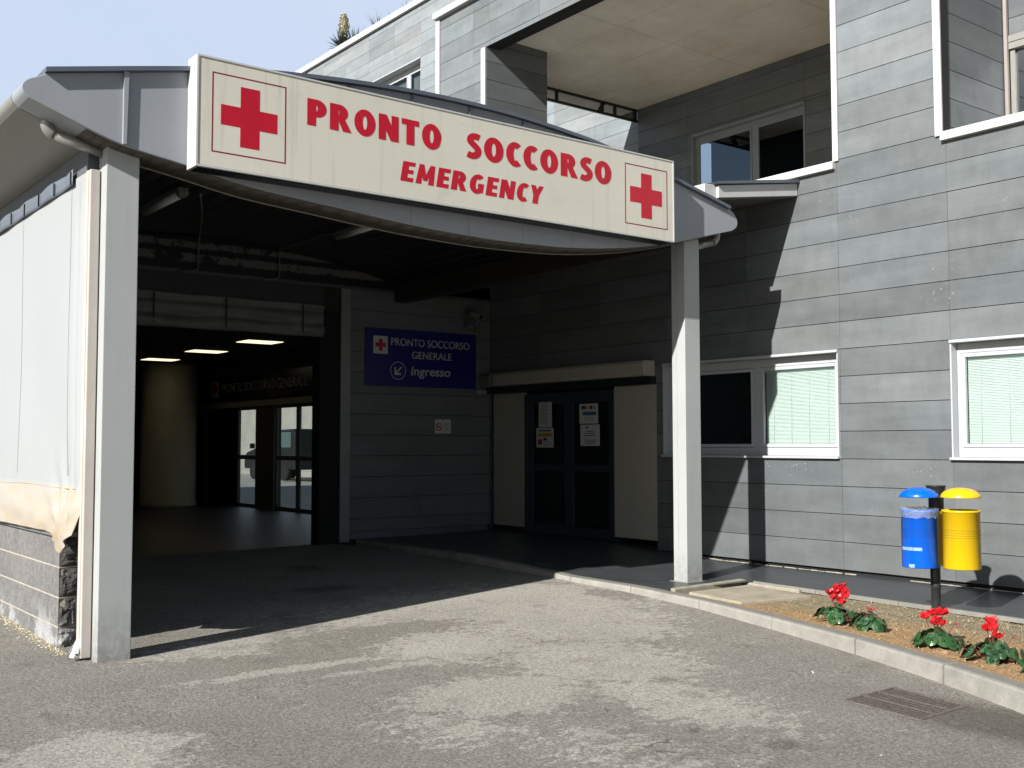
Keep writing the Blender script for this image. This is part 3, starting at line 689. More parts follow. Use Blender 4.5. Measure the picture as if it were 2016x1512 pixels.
for k in range(10):
    y = 2.585+.632*k; zt, zb = fz(y, TOP)-.037, fz(y, BOT)+.002
    mb = MB(); wd = .018 if k == 0 else .010; dp = .028 if k == 0 else .022
    mb.prism([(y-wd, zb), (y+wd*.4, zb), (y+wd, zt), (y-wd, zt)] if k == 0 else [(y-wd, zb), (y+wd, zb), (y+wd, zt), (y-wd, zt)], 0, XF, XF+dp)
    if k:
        mb.bm.free(); mb = MB(); mb.prism([(y-.008, 4.30), (y+.008, 4.30), (y+.008, zt), (y-.008, zt)], 0, XF, XF+.02)
        mj = MB(); mj.prism([(y-.003, zb), (y+.003, zb), (y+.003, 3.9), (y-.003, 3.9)], 0, XF, XF+.003); mj.build('panel_joint', M['grey_metal'], F)
    mb.build('standing_seam', M['grey_metal'] if k == 0 else M['flash'], F)
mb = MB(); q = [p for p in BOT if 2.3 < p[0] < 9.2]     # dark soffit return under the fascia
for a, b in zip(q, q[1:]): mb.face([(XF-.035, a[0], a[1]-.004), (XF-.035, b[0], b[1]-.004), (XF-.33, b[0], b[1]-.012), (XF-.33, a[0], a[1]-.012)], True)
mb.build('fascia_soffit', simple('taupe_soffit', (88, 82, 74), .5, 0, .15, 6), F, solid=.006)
mb = MB()
for a, b in zip(q, q[1:]): mb.prism([(a[0], a[1]-.020), (b[0], b[1]-.020), (b[0], b[1]-.002), (a[0], a[1]-.002)], 0, XF-.345, XF-.325)
mb.build('inner_lip', simple('pale_lip', (170, 165, 150), .5), F)
# roof shell
inner = smooth([(8.80, 4.02), (8.0, 4.20), (7.0, 4.33), (5.68, 4.40), (4.4, 4.33), (3.4, 4.20), (2.76, 4.02)])
mb = MB()
mb.prism([(p[0], p[1]-.06) for p in TOP]+NR+[(9.385, 3.915), (9.06, 3.84), (9.06, 4.02)]+inner+[(2.50, 4.02), (2.50, 3.79), (2.235, 3.854), (1.905, 3.972)]+NL, 0, XB-.28, XF-.31)
mb.build('roof_shell', M['soffit_grey'], C)
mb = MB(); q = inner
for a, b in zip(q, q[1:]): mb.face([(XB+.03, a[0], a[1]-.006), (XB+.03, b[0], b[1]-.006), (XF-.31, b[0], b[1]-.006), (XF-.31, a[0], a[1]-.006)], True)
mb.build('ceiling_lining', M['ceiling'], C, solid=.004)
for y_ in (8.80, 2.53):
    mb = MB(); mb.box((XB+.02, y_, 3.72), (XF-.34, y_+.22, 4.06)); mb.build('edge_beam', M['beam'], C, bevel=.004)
# clerestory sheet over the passage
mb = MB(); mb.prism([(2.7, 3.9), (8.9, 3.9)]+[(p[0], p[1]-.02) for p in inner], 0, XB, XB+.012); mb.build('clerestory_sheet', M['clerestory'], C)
mb = MB(); mb.box((XB-.01, 2.6, 3.86), (XB+.03, 10.6, 3.905)); mb.build('ledger_angle', simple('ledger', (90, 92, 92), .5), C)
# posts
for (ya, yb, zb, zt, nm) in ((2.508, 2.755, -.16, 3.79, 0), (8.775, 9.015, -.02, 3.80, 1)):
    mb = MB(); mb.box((-8.388, ya, zb), (-8.262, yb, zt)); p = mb.build('post', M['post'], C, bevel=.005)
    mb = MB(); mb.box((-8.465, ya+.004, zb), (-8.393, yb-.02, zt-.02)); mb.build('post_channel', M['post'], p, bevel=.004)
    if nm: mb = MB(); mb.box((-8.50, 8.745, -.01), (-8.235, 9.03, .006)); mb.build('post_plate', M['zinc_pipe'], p, bevel=.003)
# gutter pipes
def arc(c, r, a0, a1, n, f): return [f(c, r, a0+(a1-a0)*k/n) for k in range(n+1)]
mb = MB(); X = -8.40
el = [(X, 2.105+.075*(1-math.cos(R(a))), 3.90-.085*math.sin(R(a))) for a in range(0, 71, 10)]
mb.tube([(X, 2.103, 3.95)]+el, .046, 16); mb.tube([el[-1], (X, 2.52, 3.735)], .040, 16)
mb.build('gutter_outlet_pipe', M['zinc_pipe'], C)
mb = MB(); el = [(X, 9.46-.11*(1-math.cos(R(a))), 3.93-.11*math.sin(R(a))) for a in range(0, 71, 10)]
mb.tube([(X, 9.46, 3.96)]+el, .048, 16); mb.tube([el[-1], (X, 9.0, 3.72)], .042, 16)
mb.build('gutter_outlet_pipe', M['zinc_pipe'], C)
mb = MB(); mb.box((-8.50, 2.425, .02), (-8.44, 2.475, 3.60)); mb.box((-8.436, 2.43, -.08), (-8.395, 2.5045, 3.60)); mb.build('downpipe', simple('downpipe_pale', (214, 206, 198), .5), C, bevel=.006)
mb = MB()
for k in range(10):
    a0 = 2*math.pi*k/10
    mb.face([(-8.46+.028*math.cos(a0), 2.45+.028*math.sin(a0), .06), (-8.46+.028*math.cos(a0+.62), 2.45+.028*math.sin(a0+.62), .06), (-8.45+.055*math.cos(a0+.62), 2.415+.05*math.sin(a0+.62), -.06-.02*math.sin(a0*3)), (-8.45+.055*math.cos(a0), 2.415+.05*math.sin(a0), -.06-.02*math.sin(a0*3))])
mb.build('crumpled_spout', simple('spout_white', (205, 208, 208), .4), C, solid=.003)

# ------------------------------------------------------------------ text helper
def text_obj(s, name, mat, parent, u0, u1, z0, z1, axis, plane, flip=1, off=.0, depth=.004, shear=0, spacing=1.):
    """lettering mesh fitted into the box u0..u1 (reading direction), z0..z1 on plane"""
    cu = bpy.data.curves.new(name, 'FONT'); cu.body = s; cu.extrude = 0; cu.offset = off; cu.shear = shear; cu.space_character = spacing
    tmp = bpy.data.objects.new('tmp', cu); COL.objects.link(tmp); bpy.context.view_layer.update()
    dg = bpy.context.evaluated_depsgraph_get(); me = bpy.data.meshes.new_from_object(tmp.evaluated_get(dg)); bpy.data.objects.remove(tmp); bpy.data.curves.remove(cu)
    xs = [v.co.x for v in me.vertices]; ys = [v.co.y for v in me.vertices]; a0, a1, b0, b1 = min(xs), max(xs), min(ys), max(ys)
    for v in me.vertices:
        u = u0+(v.co.x-a0)/(a1-a0)*(u1-u0); w = z0+(v.co.y-b0)/(b1-b0)*(z1-z0)
        v.co = (plane, u, w) if axis == 0 else (u, plane, w)
    o = bpy.data.objects.new(name, me); COL.objects.link(o); me.materials.clear(); me.materials.append(mat)
    md = o.modifiers.new('solid', 'SOLIDIFY'); md.thickness = depth; md.offset = 0
    attach(o, parent); return o
# bold stroke letters for the main sign
def stroke_text(word, name, mat, parent, u0, u1, z0, z1, plane, sw=.24, slant=0, gap=.16):
    """heavy display capitals drawn as thick strokes; unit height 1"""
    h = sw/2
    def bar(p, q, w=sw):
        p, q = Vector(p), Vector(q); d = (q-p).normalized(); n = Vector((-d.y, d.x))*w/2; return [p+n, q+n, q-n, p-n]
    def ring(cx, cy, rx, ry, a0, a1, w=sw, n=28):
        P = []
        for k in range(n):
            b0, b1 = R(a0+(a1-a0)*k/n), R(a0+(a1-a0)*(k+1)/n)
            P.append([Vector((cx+rx*math.cos(b0), cy+ry*math.sin(b0))), Vector((cx+rx*math.cos(b1), cy+ry*math.sin(b1))), Vector((cx+(rx-w)*math.cos(b1), cy+(ry-w*.82)*math.sin(b1))), Vector((cx+(rx-w)*math.cos(b0), cy+(ry-w*.82)*math.sin(b0)))])
        return P
    def box(x0, y0, x1, y1): return [Vector((x0, y0)), Vector((x1, y0)), Vector((x1, y1)), Vector((x0, y1))]
    V = Vector
    def glyph(c):
        if c == 'P': return [box(0, 0, sw, 1), box(sw, .774, .34, 1), box(sw, .34, .34, .566)]+ring(.34, .67, .33, .33, -90, 90), .67
        if c == 'R': return [box(0, 0, sw, 1), box(sw, .774, .34, 1), box(sw, .38, .34, .606)]+ring(.34, .69, .31, .31, -90, 90)+[[V((.26, .50)), V((.52, .50)), V((.78, 0)), V((.47, 0))]], .76
        if c == 'O': return ring(.39, .5, .39, .515, 0, 360, n=48), .78
        if c == 'N': return [box(0, 0, sw*.88, 1), box(.76-sw*.88, 0, .76, 1), [V((0, 1)), V((.30, 1)), V((.76, 0)), V((.46, 0))]], .76
        if c == 'T': return [box(0, .78, .68, 1), box(.34-h, 0, .34+h, .78)], .68
        if c == 'C': return ring(.38, .5, .38, .515, 52, 308, n=40)+[], .60
        if c == 'G': return ring(.39, .5, .39, .515, 48, 330, n=40)+[box(.42, .36, .72, .54), box(.53, .06, .72, .40)], .74
        if c == 'S':
            pts = [(.50, .86), (.38, .895), (.24, .88), (.145, .78), (.15, .66), (.26, .555), (.37, .46), (.44, .36), (.42, .22), (.32, .125), (.18, .10), (.03, .145)]
            pts = smooth(pts, 3); P = []; N = []
            for i, p in enumerate(pts):
                a = V(pts[max(i-1, 0)]); b = V(pts[min(i+1, len(pts)-1)]); d = (b-a).normalized(); N.append(V((-d.y, d.x))*(sw*.43))
            for i in range(len(pts)-1): P.append([V(pts[i])+N[i], V(pts[i+1])+N[i+1], V(pts[i+1])-N[i+1], V(pts[i])-N[i]])
            return P, .56
        if c == 'E': return [box(0, 0, sw, 1), box(sw, .79, .58, 1), box(sw, .40, .54, .60), box(sw, 0, .58, .21)], .58
        if c == 'M': return [[V((.0, 0)), V((sw*.9, 0)), V((.26, 1)), V((.06, 1))], [V((.86-sw*.9, 0)), V((.86, 0)), V((.80, 1)), V((.60, 1))], [V((.06, 1)), V((.28, 1)), V((.52, .18)), V((.34, .18))], [V((.58, 1)), V((.80, 1)), V((.52, .18)), V((.34, .18))]], .86
        if c == 'Y': return [box(.33-h, 0, .33+h, .48), [V((-.02, 1)), V((.24, 1)), V((.33+h, .45)), V((.33-h, .45))], [V((.44, 1)), V((.68, 1)), V((.33+h, .45)), V((.33-h, .45))]], .66
        return [], .3
    polys = []; x = 0
    for c in word:
        P, w = glyph(c)
        for q in P: polys.append([V((p.x+x+slant*p.y, p.y)) for p in q])
        x += w+gap
    tot = x-gap; a0 = min(p.x for q in polys for p in q); a1 = max(p.x for q in polys for p in q)
    mb = MB()
    for i, q in enumerate(polys):
        d = plane+.0012+.00003*(i % 40)
        mb.face([(d, u0+(p.x-a0)/(a1-a0)*(u1-u0), z0+p.y*(z1-z0)) for p in q])
    for f in mb.bm.faces:
        if f.normal.x == 0: f.normal_update()
    return mb.build(name, mat, parent, fix=False)

# ------------------------------------------------------------------ main sign
S = thing('emergency_sign', 'long cream illuminated box sign lettered PRONTO SOCCORSO EMERGENCY in red with two red crosses', 'sign', (-8.0, 5.67, 3.64))
XS = -7.92; SY0, SY1, SZ0, SZ1 = 3.078, 8.250, 3.642, 4.482
mb = MB(); mb.box((XF+.002, SY0, SZ0), (XS, SY1, SZ1)); mb.build('sign_box', M['sign'], S, bevel=.004)
mb = MB(); e = .014
mb.box((XF+.002, SY0-e, SZ1), (XS+.006, SY1+e, SZ1+e)); mb.box((XF+.002, SY0-e, SZ0-e), (XS+.006, SY1+e, SZ0)); mb.box((XF+.002, SY0-e, SZ0), (XS+.006, SY0, SZ1)); mb.box((XF+.002, SY1, SZ0), (XS+.006, SY1+e, SZ1))
mb.build('sign_frame', M['white_trim'], S)
mb = MB(); mb.box((XF+.01, SY0+.01, SZ0-.022), (XS-.02, SY1-.01, SZ0-e)); mb.box((XF+.02, SY0+.02, SZ1+e), (XS-.004, SY1-.02, SZ1+e+.004)); mb.build('bottom_rail', M['dark_metal'], S)
def cross(y0, y1, z0, z1, vy0, vy1, vz0, vz1, hy0, hy1, hz0, hz1):
    mb = MB(); x = XS+.0012; w = .010; X0 = XS-.001
    mb.box((X0, y0, z0), (x, y0+w, z1)).box((X0, y1-w, z0), (x, y1, z1)).box((X0, y0+w, z0), (x, y1-w, z0+w)).box((X0, y0+w, z1-w), (x, y1-w, z1))
    mb.build('cross_border', M['redline'], S)
    mb = MB(); mb.prism([(vy0, vz0), (vy1, vz0), (vy1, hz0), (hy1, hz0), (hy1, hz1), (vy1, hz1), (vy1, vz1), (vy0, vz1), (vy0, hz1), (hy0, hz1), (hy0, hz0), (vy0, hz0)], 0, X0, x); mb.build('red_cross', M['red'], S)
cross(3.187, 3.808, 3.757, 4.384, 3.420, 3.581, 3.829, 4.308, 3.260, 3.733, 3.983, 4.142)
cross(7.556, 8.165, 3.747, 4.370, 7.783, 7.937, 3.830, 4.295, 7.625, 8.085, 3.980, 4.142)
stroke_text('PRONTO', 'lettering', M['red'], S, 3.995, 5.310, 4.112, 4.335, XS, sw=.31, gap=.12)
stroke_text('SOCCORSO', 'lettering', M['red'], S, 5.584, 7.367, 4.104, 4.332, XS, sw=.305, gap=.11)
stroke_text('EMERGENCY', 'lettering', M['red'], S, 4.885, 6.488, 3.785, 3.962, XS, sw=.30, slant=.14, gap=.12)
# flood-lamp arm at right end of sign
FB = thing('junction_box', 'small pale junction box with upright pipe on the fascia just right of the sign', 'junction box', (-8.08, 8.33, 3.9))
mb = MB(); mb.box((XF+.002, 8.30, 4.10), (XF+.05, 8.40, 4.27)); mb.build('box', simple('jbox', (170, 172, 165), .5), FB, bevel=.005)
mb = MB(); mb.tube([(XF+.06, 8.285, 4.0), (XF+.06, 8.285, 4.40), (XF+.05, 8.30, 4.42), (XF+.03, 8.32, 4.42)], .018, 10); mb.build('pipe', simple('jpipe', (96, 92, 86), .5), FB)

# ------------------------------------------------------------------ left side: block wall, tarpaulin
W = thing('block_wall', 'low wall of dark split-face blocks with white mortar lines left of the canopy post', 'wall', (-9.1, 2.5, -.12))
mb = MB(); cz = [-.17, .068, .299, .537, .777]
XW = -9.02; YW = 2.434
rs = random.Random(3)
def rough_block(mb, x0, x1, y0, y1, z0, z1, amp, which):
    # front (-Y) weathered faces nearly flat, end (+X) rough split
    nu = max(2, int((x1-x0)/.03)) if which == 'f' else max(2, int((y1-y0)/.016)); nv = max(2, int((z1-z0)/.016))
    sd = rs.uniform(0, 99)
    def fn(u, v):
        ed = min(u, 1-u, v, 1-v); b = min(1, ed*9)
        if which == 'f': x = x0+(x1-x0)*u; z = z0+(z1-z0)*v; d = amp*b*(noise.noise(Vector((x*14, z*14, sd)))*.7+noise.noise(Vector((x*40, z*40, sd)))*.4+.3); return (x, y0-d, z)
        y = y0+(y1-y0)*u; z = z0+(z1-z0)*v; d = amp*b*(noise.noise(Vector((y*12, z*12, sd)))+noise.noise(Vector((y*35, z*35, sd)))*.6+.6); return (x1+d, y, z)
    mb.grid(nu, nv, fn, smooth=False)
for r in range(4):
    x = XW; k = 0
    while x > -14.35:
        L = .395 if (k or r % 2 == 0) else .2
        rough_block(mb, max(x-L+.003, -14.35), x-.0, YW, YW, cz[r]+.006, cz[r+1]-.006, .006, 'f'); x -= L; k += 1
mb.build('weathered_blocks', M['block_smooth'], W, fix=False)
mb = MB()
for r in range(4):
    cuts = [2.434, 2.434+.205, 2.434+.41] if r % 2 == 0 else [2.434, 2.434+.12, 2.434+.33, 2.434+.41]
    cuts = {0: [2.434, 2.60, 2.80], 1: [2.434, 2.565, 2.80], 2: [2.434, 2.632, 2.80], 3: [2.434, 2.585, 2.80]}[r]
    for a, b in zip(cuts, cuts[1:]): rough_block(mb, XW, XW, a+.004, b-.004, cz[r]+.006, cz[r+1]-.006, .030, 'e')
mb.build('split_end_blocks', M['block_split'], W, fix=False)
mb = MB(); mb.box((-14.35, YW+.0015, -.2), (XW-.002, 2.80, .776)); mb.build('mortar_core', M['mortar'], W)
mb = MB(); mb.box((XB-.04, 2.42, -.2), (-14.27, 2.86, 3.86)); mb.build('sun_slit_filler', M['post'], W)  # post added to stop sun leaking past the curtain end
mb = MB(); mb.box((-14.35, YW-.035, .779), (XW+.055, 2.86, .815)); mb.build('coping', simple('grey_coping', (128, 130, 134), .5, .1, .1), W, bevel=.003)
# tarpaulin side curtain
TC = thing('tarpaulin_curtain', 'white tarpaulin side curtain with stained beige hem and drooping corner above the block wall', 'curtain', (-11, 2.45, .8))
def tbot(x):
    if x < -9.02: return .820
    if x < -8.80: return .820-.160*(x+9.02)/.22
    f = min((x+8.80)/.36, 1); return .660+.20*f+max(0, f-.86)*2.6
def tarp(u, v):
    x = -14.3+5.86*u**.8; zb = tbot(x); z = zb+(3.60-zb)*v**1.4
    y = 2.435
    low = min(1, max(0, 1-(z-.8)/.38))
    y -= .085*min(low, 1)+(.010*math.sin(z*24+x*2.2)*low+.014*noise.noise(Vector((x*3.2, z*6, 1)))*low*2)*(1 if x < -9.1 else .08)
    # folds fanning from the drooping corner
    dx, dz = x+8.86, z-.86; d = math.hypot(dx, dz)
    if d < .75: y += .022*math.sin(math.atan2(dz, dx)*9)*(1-d/.75)*min(1, d/.3)
    y += .014*noise.noise(Vector((x*.9, z*.7, 4)))+.005*math.sin(x*2.1+z*1.3)*min(1, (3.6-z))
    y += .006*max(0, noise.noise(Vector((x*5, z*1.2, 8))))*min(1, max(0, 2.4-z))
    if x > -8.78: y += .018*math.sin((x+8.78)*26)*min(1, (3.6-z)/.4)
    return (x, y, z)
mb = MB(); mb.grid(150, 90, tarp); mb.build('tarpaulin', M['tarp'], TC, fix=False, solid=.002)
for xs_ in (-8.90, -10.4, -11.9):
    mb = MB(); vv = [k/30 for k in range(31)]; u_ = ((xs_+14.3)/5.86)**1.25; L_ = [tarp(u_, v) for v in vv if tarp(u_, v)[2] > 1.22]
    for p_, q_ in zip(L_, L_[1:]): mb.face([(p_[0]-.018, p_[1]-.003, p_[2]), (p_[0]+.018, p_[1]-.003, p_[2]), (q_[0]+.018, q_[1]-.003, q_[2]), (q_[0]-.018, q_[1]-.003, q_[2])], True)
    mb.build('welded_seam', M['tarp'], TC, fix=False)
mb = MB()   # hem seam lines
mb.tube([(x, tarp(((x+14.3)/5.86)**1.25, ((1.17-tbot(x))/(3.6-tbot(x)))**(1/1.4))[1]-.004, 1.17+.006*math.sin(x*3)) for x in [-14.2+.12*k for k in range(47)]], .003, 5)
mb.build('hem_seam', simple('hem_seam', (215, 190, 150), .7), TC)
mb = MB()   # grey scalloped top band
def scal(u, v):
    x = -14.3+5.52*u; zt = 3.655+.022*abs(math.sin(x*4.2)); return (x, 2.412-.006*math.sin(x*8.4), 3.545+(zt-3.545)*v)
mb.grid(140, 3, scal); tb = mb.build('top_band', simple('grey_band', (116, 124, 136), .6), TC, fix=False, solid=.004)
for k in range(12): x = -14.1+.48*k; mb = MB(); mb.box((x, 2.395, 3.55), (x+.012, 2.405, 3.655)); mb.build('band_strap', M['dark_metal'], tb)
mb = MB(); mb.box((XB-.04, 2.44, 3.605), (-8.50, 2.52, 3.80)); mb.build('curtain_rail', simple('rail_grey', (120, 124, 128), .5, .2), TC)
# black shape left edge: hedge stump that throws the shadow at the frame edge
# rolled tarpaulin over the passage
RC = thing('rolled_curtain', 'grey gathered tarpaulin bundled up over the dark passage opening', 'curtain', (XB, 6, 3.2))
def rolled(u, v):
    y = 2.9+4.66*u; z = 3.10+.47*v; x = XB+.03+.035*abs(math.sin(v*math.pi*2.5))+.012*noise.noise(Vector((y*2.5, v*5, 0)))+.01*math.sin(y*5+v*8)
    return (x, y, z+.012*noise.noise(Vector((y*1.5, v*3, 7))))
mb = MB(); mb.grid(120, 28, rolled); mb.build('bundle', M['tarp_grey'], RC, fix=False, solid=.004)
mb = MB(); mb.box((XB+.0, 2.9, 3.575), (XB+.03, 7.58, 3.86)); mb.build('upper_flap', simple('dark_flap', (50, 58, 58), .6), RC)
for y in (3.6, 5.0, 6.02, 7.2): mb = MB(); mb.box((XB+.075, y, 3.15), (XB+.08, y+.02, 3.56)); mb.build('strap', M['dark_metal'], RC)

# ------------------------------------------------------------------ lamps and conduits
def lamp(x0, x1, y, z, label):
    L = thing('tube_lamp', label, 'lamp', ((x0+x1)/2, y, z), 'unlit tube lamps under the canopy')
    mb = MB(); mb.prism([(y-.06, z+.05), (y+.06, z+.05), (y+.055, z+.01), (y-.055, z+.01)], 0, x0, x1); mb.build('housing', simple('lamp_housing', (150, 154, 150), .4), L, bevel=.01)
    mb = MB(); pts = [(y+.05*math.cos(R(a)), z+.01+.06*math.sin(R(a))) for a in range(180, 361, 20)]; mb.prism(pts, 0, x0+.03, x1-.07, True); mb.build('diffuser', M['tube_cover'], L)
    mb = MB(); pts = [(y+.056*math.cos(R(a)), z+.01+.066*math.sin(R(a))) for a in range(180, 361, 20)]; mb.prism(pts, 0, x1-.07, x1+.02, True); mb.build('end_cap', M['zinc_pipe'], L)
lamp(-12.2, -11.0, 4.13, 4.15, 'unlit tube lamp nearest the left post under the canopy ceiling')
lamp(-12.55, -11.3, 6.76, 4.22, 'unlit tube lamp under the middle of the canopy ceiling, half hidden by the fascia')
for y, lb, y2, xe in ((5.62, 'thin cable pipe running down the dark panel left of centre under the canopy', 4.55, -11.6), (6.83, 'thin cable pipe running down the dark panel towards the right jamb', 6.80, -12.6)):
    mb = MB(); zc = 4.36 if y < 6 else 4.33
    mb.tube([(XB+.06, y-.28, 3.86), (XB+.06, y-.04, 3.90), (XB+.06, y, 3.93), (XB+.06, y, zc-.04), (XB+.10, y, zc), (-12.9, (y+y2)/2, zc), (xe, y2, zc-.06)], .013, 8)
    tag(mb.build('cable_pipe', simple('conduit', (120, 124, 120), .5)), lb, 'pipe', 'cable pipes under the canopy')

# ------------------------------------------------------------------ wall signs
G = thing('direction_sign', 'blue wall sign reading PRONTO SOCCORSO GENERALE Ingresso with a red cross plate', 'sign', (XB, 9.3, 2.4))
xp = XB+.03
mb = MB(); mb.box((XB+.004, 8.28, 2.412), (xp, 10.352, 3.30)); mb.build('sign_panel', M['blue_sign'], G, bevel=.004)
mb = MB(); mb.box((xp+.0005, 8.415, 2.905), (xp+.004, 8.672, 3.180)); pl = mb.build('cross_plate', M['letter_white'], G, bevel=.0015)
mb = MB(); cy, cz_ = 8.544, 3.043; a, b = .033, .093
mb.prism([(cy-a, cz_-b), (cy+a, cz_-b), (cy+a, cz_-a), (cy+b, cz_-a), (cy+b, cz_+a), (cy+a, cz_+a), (cy+a, cz_+b), (cy-a, cz_+b), (cy-a, cz_+a), (cy-b, cz_+a), (cy-b, cz_-a), (cy-a, cz_-a)], 0, xp+.0045, xp+.007); mb.build('red_cross', M['red'], pl)
text_obj('PRONTO SOCCORSO', 'lettering', M['letter_white'], G, 8.733, 10.218, 3.045, 3.165, 0, xp+.003, off=.006)
text_obj('GENERALE', 'lettering', M['letter_white'], G, 9.115, 9.868, 2.855, 2.970, 0, xp+.003, off=.006)
text_obj('Ingresso', 'lettering', M['letter_white'], G, 9.097, 9.845, 2.545, 2.735, 0, xp+.003, off=.014, shear=.12)
mb = MB(); cy, cz_ = 8.862, 2.655
for k in range(40):
    a0, a1 = 2*math.pi*k/40, 2*math.pi*(k+1)/40
    mb.face([(xp+.002, cy+.140*math.cos(a0), cz_+.140*math.sin(a0)), (xp+.002, cy+.140*math.cos(a1), cz_+.140*math.sin(a1)), (xp+.002, cy+.130*math.cos(a1), cz_+.130*math.sin(a1)), (xp+.002, cy+.130*math.cos(a0), cz_+.130*math.sin(a0))])
def plate(q, d=.002): mb.face([(xp+d, cy+a, cz_+b) for a, b in q])
plate([(-.066, .055), (-.038, .055), (-.038, -.066), (-.066, -.066)]); plate([(-.038, -.066), (.055, -.066), (.055, -.038), (-.038, -.038)], .0021)
plate([(-.045, -.028), (-.028, -.045), (.070, .052), (.053, .070)], .0024)
mb.build('arrow_symbol', M['letter_white'], G)
# portico sign
G2 = thing('passage_sign', 'dark navy fascia sign reading PRONTO SOCCORSO GENERALE over the glass doors deep in the passage', 'sign', (-24, 10.85, 2.6))
mb = MB(); mb.box((-26.85, 10.80, 2.61), (-21.05, 10.895, 3.20)); mb.build('sign_panel', M['navy_sign'], G2)
mb = MB(); mb.box((-26.56, 10.795, 2.70), (-26.12, 10.799, 3.12)); pl = mb.build('cross_plate', simple('cross_plate_white', (235, 235, 235), .5), G2)
mb = MB(); cx, cz_ = -26.34, 2.91; a, b = .055, .16
mb.prism([(cx-a, cz_-b), (cx+a, cz_-b), (cx+a, cz_-a), (cx+b, cz_-a), (cx+b, cz_+a), (cx+a, cz_+a), (cx+a, cz_+b), (cx-a, cz_+b), (cx-a, cz_+a), (cx-b, cz_+a), (cx-b, cz_-a), (cx-a, cz_-a)], 1, 10.790, 10.794); mb.build('red_cross', M['red'], pl)
text_obj('PRONTO SOCCORSO GENERALE', 'lettering', simple('pale_lettering', (235, 236, 240), .5), G2, -25.95, -21.30, 2.80, 3.02, 1, 10.797, off=.004)
# portico ceiling lights
for i, x in enumerate((-24.75, -22.0, -19.35)):
    L = thing('ceiling_light', ('lit square ceiling light farthest back in the passage, above the round column', 'lit square ceiling light in the middle of the row of three in the passage', 'lit square ceiling light nearest the opening in the passage')[i], 'ceiling light', (x, 8.8, 3.49), 'lit ceiling lights in the passage')
    mb = MB(); mb.box((x-.31, 8.42, 3.480), (x+.31, 9.20, 3.499)); mb.build('light_frame', M['portico_wall'], L)
    mb = MB(); mb.box((x-.28, 8.45, 3.470), (x+.28, 9.17, 3.479)); mb.build('diffuser', M['lamp_lit'], L)

# no smoking notice
N = thing('no_smoking_notice', 'small white no smoking notice on the dark wall below the blue sign', 'notice', (XB, 9.7, 1.7))
mb = MB(); mb.box((XB+.001, 9.569, 1.688), (XB+.005, 9.871, 1.908)); mb.build('sheet', M['paper'], N)
mb = MB(); cy, cz_ = 9.645, 1.79; xn = XB+.0065
for k in range(24):
    a0, a1 = 2*math.pi*k/24, 2*math.pi*(k+1)/24
    mb.face([(xn, cy+.064*math.cos(a0), cz_+.064*math.sin(a0)), (xn, cy+.064*math.cos(a1), cz_+.064*math.sin(a1)), (xn, cy+.048*math.cos(a1), cz_+.048*math.sin(a1)), (xn, cy+.048*math.cos(a0), cz_+.048*math.sin(a0))])
mb.face([(xn+.0005, cy-.047, cz_+.035), (xn+.0005, cy-.035, cz_+.047), (xn+.0005, cy+.047, cz_-.035), (xn+.0005, cy+.035, cz_-.047)]); mb.build('ban_ring', M['inkred'], N)
mb = MB(); mb.box((XB+.0052, cy-.035, cz_-.008), (XB+.006, cy+.03, cz_+.006))
for k in range(7): mb.box((XB+.0052, 9.73, 1.85-.02*k), (XB+.006, 9.85-.01*(k % 3), 1.856-.02*k))
mb.box((XB+.0052, 9.70, 1.885), (XB+.006, 9.74, 1.895)); mb.build('small_print', M['ink'], N)
# notices on the door
def notice(x0, x1, z0, z1, label, items, yy=YF+.042):
    n = thing('door_notice', label, 'notice', ((x0+x1)/2, YF, z0), 'paper notices taped to the entrance door')
    mb = MB(); mb.box((x0, yy, z0), (x1, yy+.002, z1)); mb.build('sheet', M['paper'], n)
    g = {}
    for (m, a, b, c, d) in items: g.setdefault(m, MB()).box((x0+(x1-x0)*a, yy-.001, z0+(z1-z0)*b), (x0+(x1-x0)*c, yy-.0003, z0+(z1-z0)*d))
    for m, q in g.items(): q.build('print', M[m], n)
li = [('ink', .15, .93-.055*k, .55+.3*((k*7) % 3)/3, .945-.055*k) for k in range(15)]
notice(-13.20, -12.88, 1.775, 2.165, 'tall narrow typed notice on the left leaf of the entrance door, above another', li)
notice(-13.26, -12.84, 1.46, 1.765, 'notice with a yellow band and dark picture on the left door leaf', [('inkyellow', .1, .55, .9, .73), ('inkblue', .15, .82, .85, .9), ('inkred', .1, .15, .33, .42), ('ink', .4, .35, .62, .48)]+[('ink', .42, .30-.07*k, .9, .315-.07*k) for k in range(4)])
notice(-12.235, -11.82, 1.815, 2.11, 'notice with small red and orange pictures at its top on the right door leaf', [('ink', .12, .72, .34, .9), ('inkred', .55, .72, .72, .9), ('inkyellow', .38, .74, .50, .88), ('ink', .80, .7, .86, .9), ('inkblue', .18, .42, .9, .60)]+[('ink', .25, .12+.06*k, .85, .128+.06*k) for k in range(4)])
notice(-12.215, -11.785, 1.485, 1.80, 'white notice with bold centred text, lower sheet on the right door leaf', [('inkblue', .3, .82, .42, .92)]+[('inkblue', .3-.06*k, .66-.10*k, .7+.06*k, .70-.10*k) for k in range(3)]+[('ink', .2+.03*k, .26-.08*k, .82-.03*k, .29-.08*k) for k in range(3)])
# cable and socket
K = thing('cable_socket', 'white socket with a bent cable on the dark wall beside the cream box', 'socket', (XB+.1, 10.4, 2.3))
mb = MB(); mb.box((XB+.002, 10.36, 2.335), (XB+.05, 10.56, 2.40)); mb.build('socket_box', simple('socket', (160, 164, 166), .5), K, bevel=.004)
mb = MB(); mb.tube([(XB+.03, 10.45, 2.40), (XB+.03, 10.45, 2.50), (XB+.04, 10.47, 2.57), (XB+.06, 10.50, 2.61), (XB+.09, 10.54, 2.62)], .009, 8); mb.build('cable', simple('cable_grey', (150, 152, 150), .5), K)
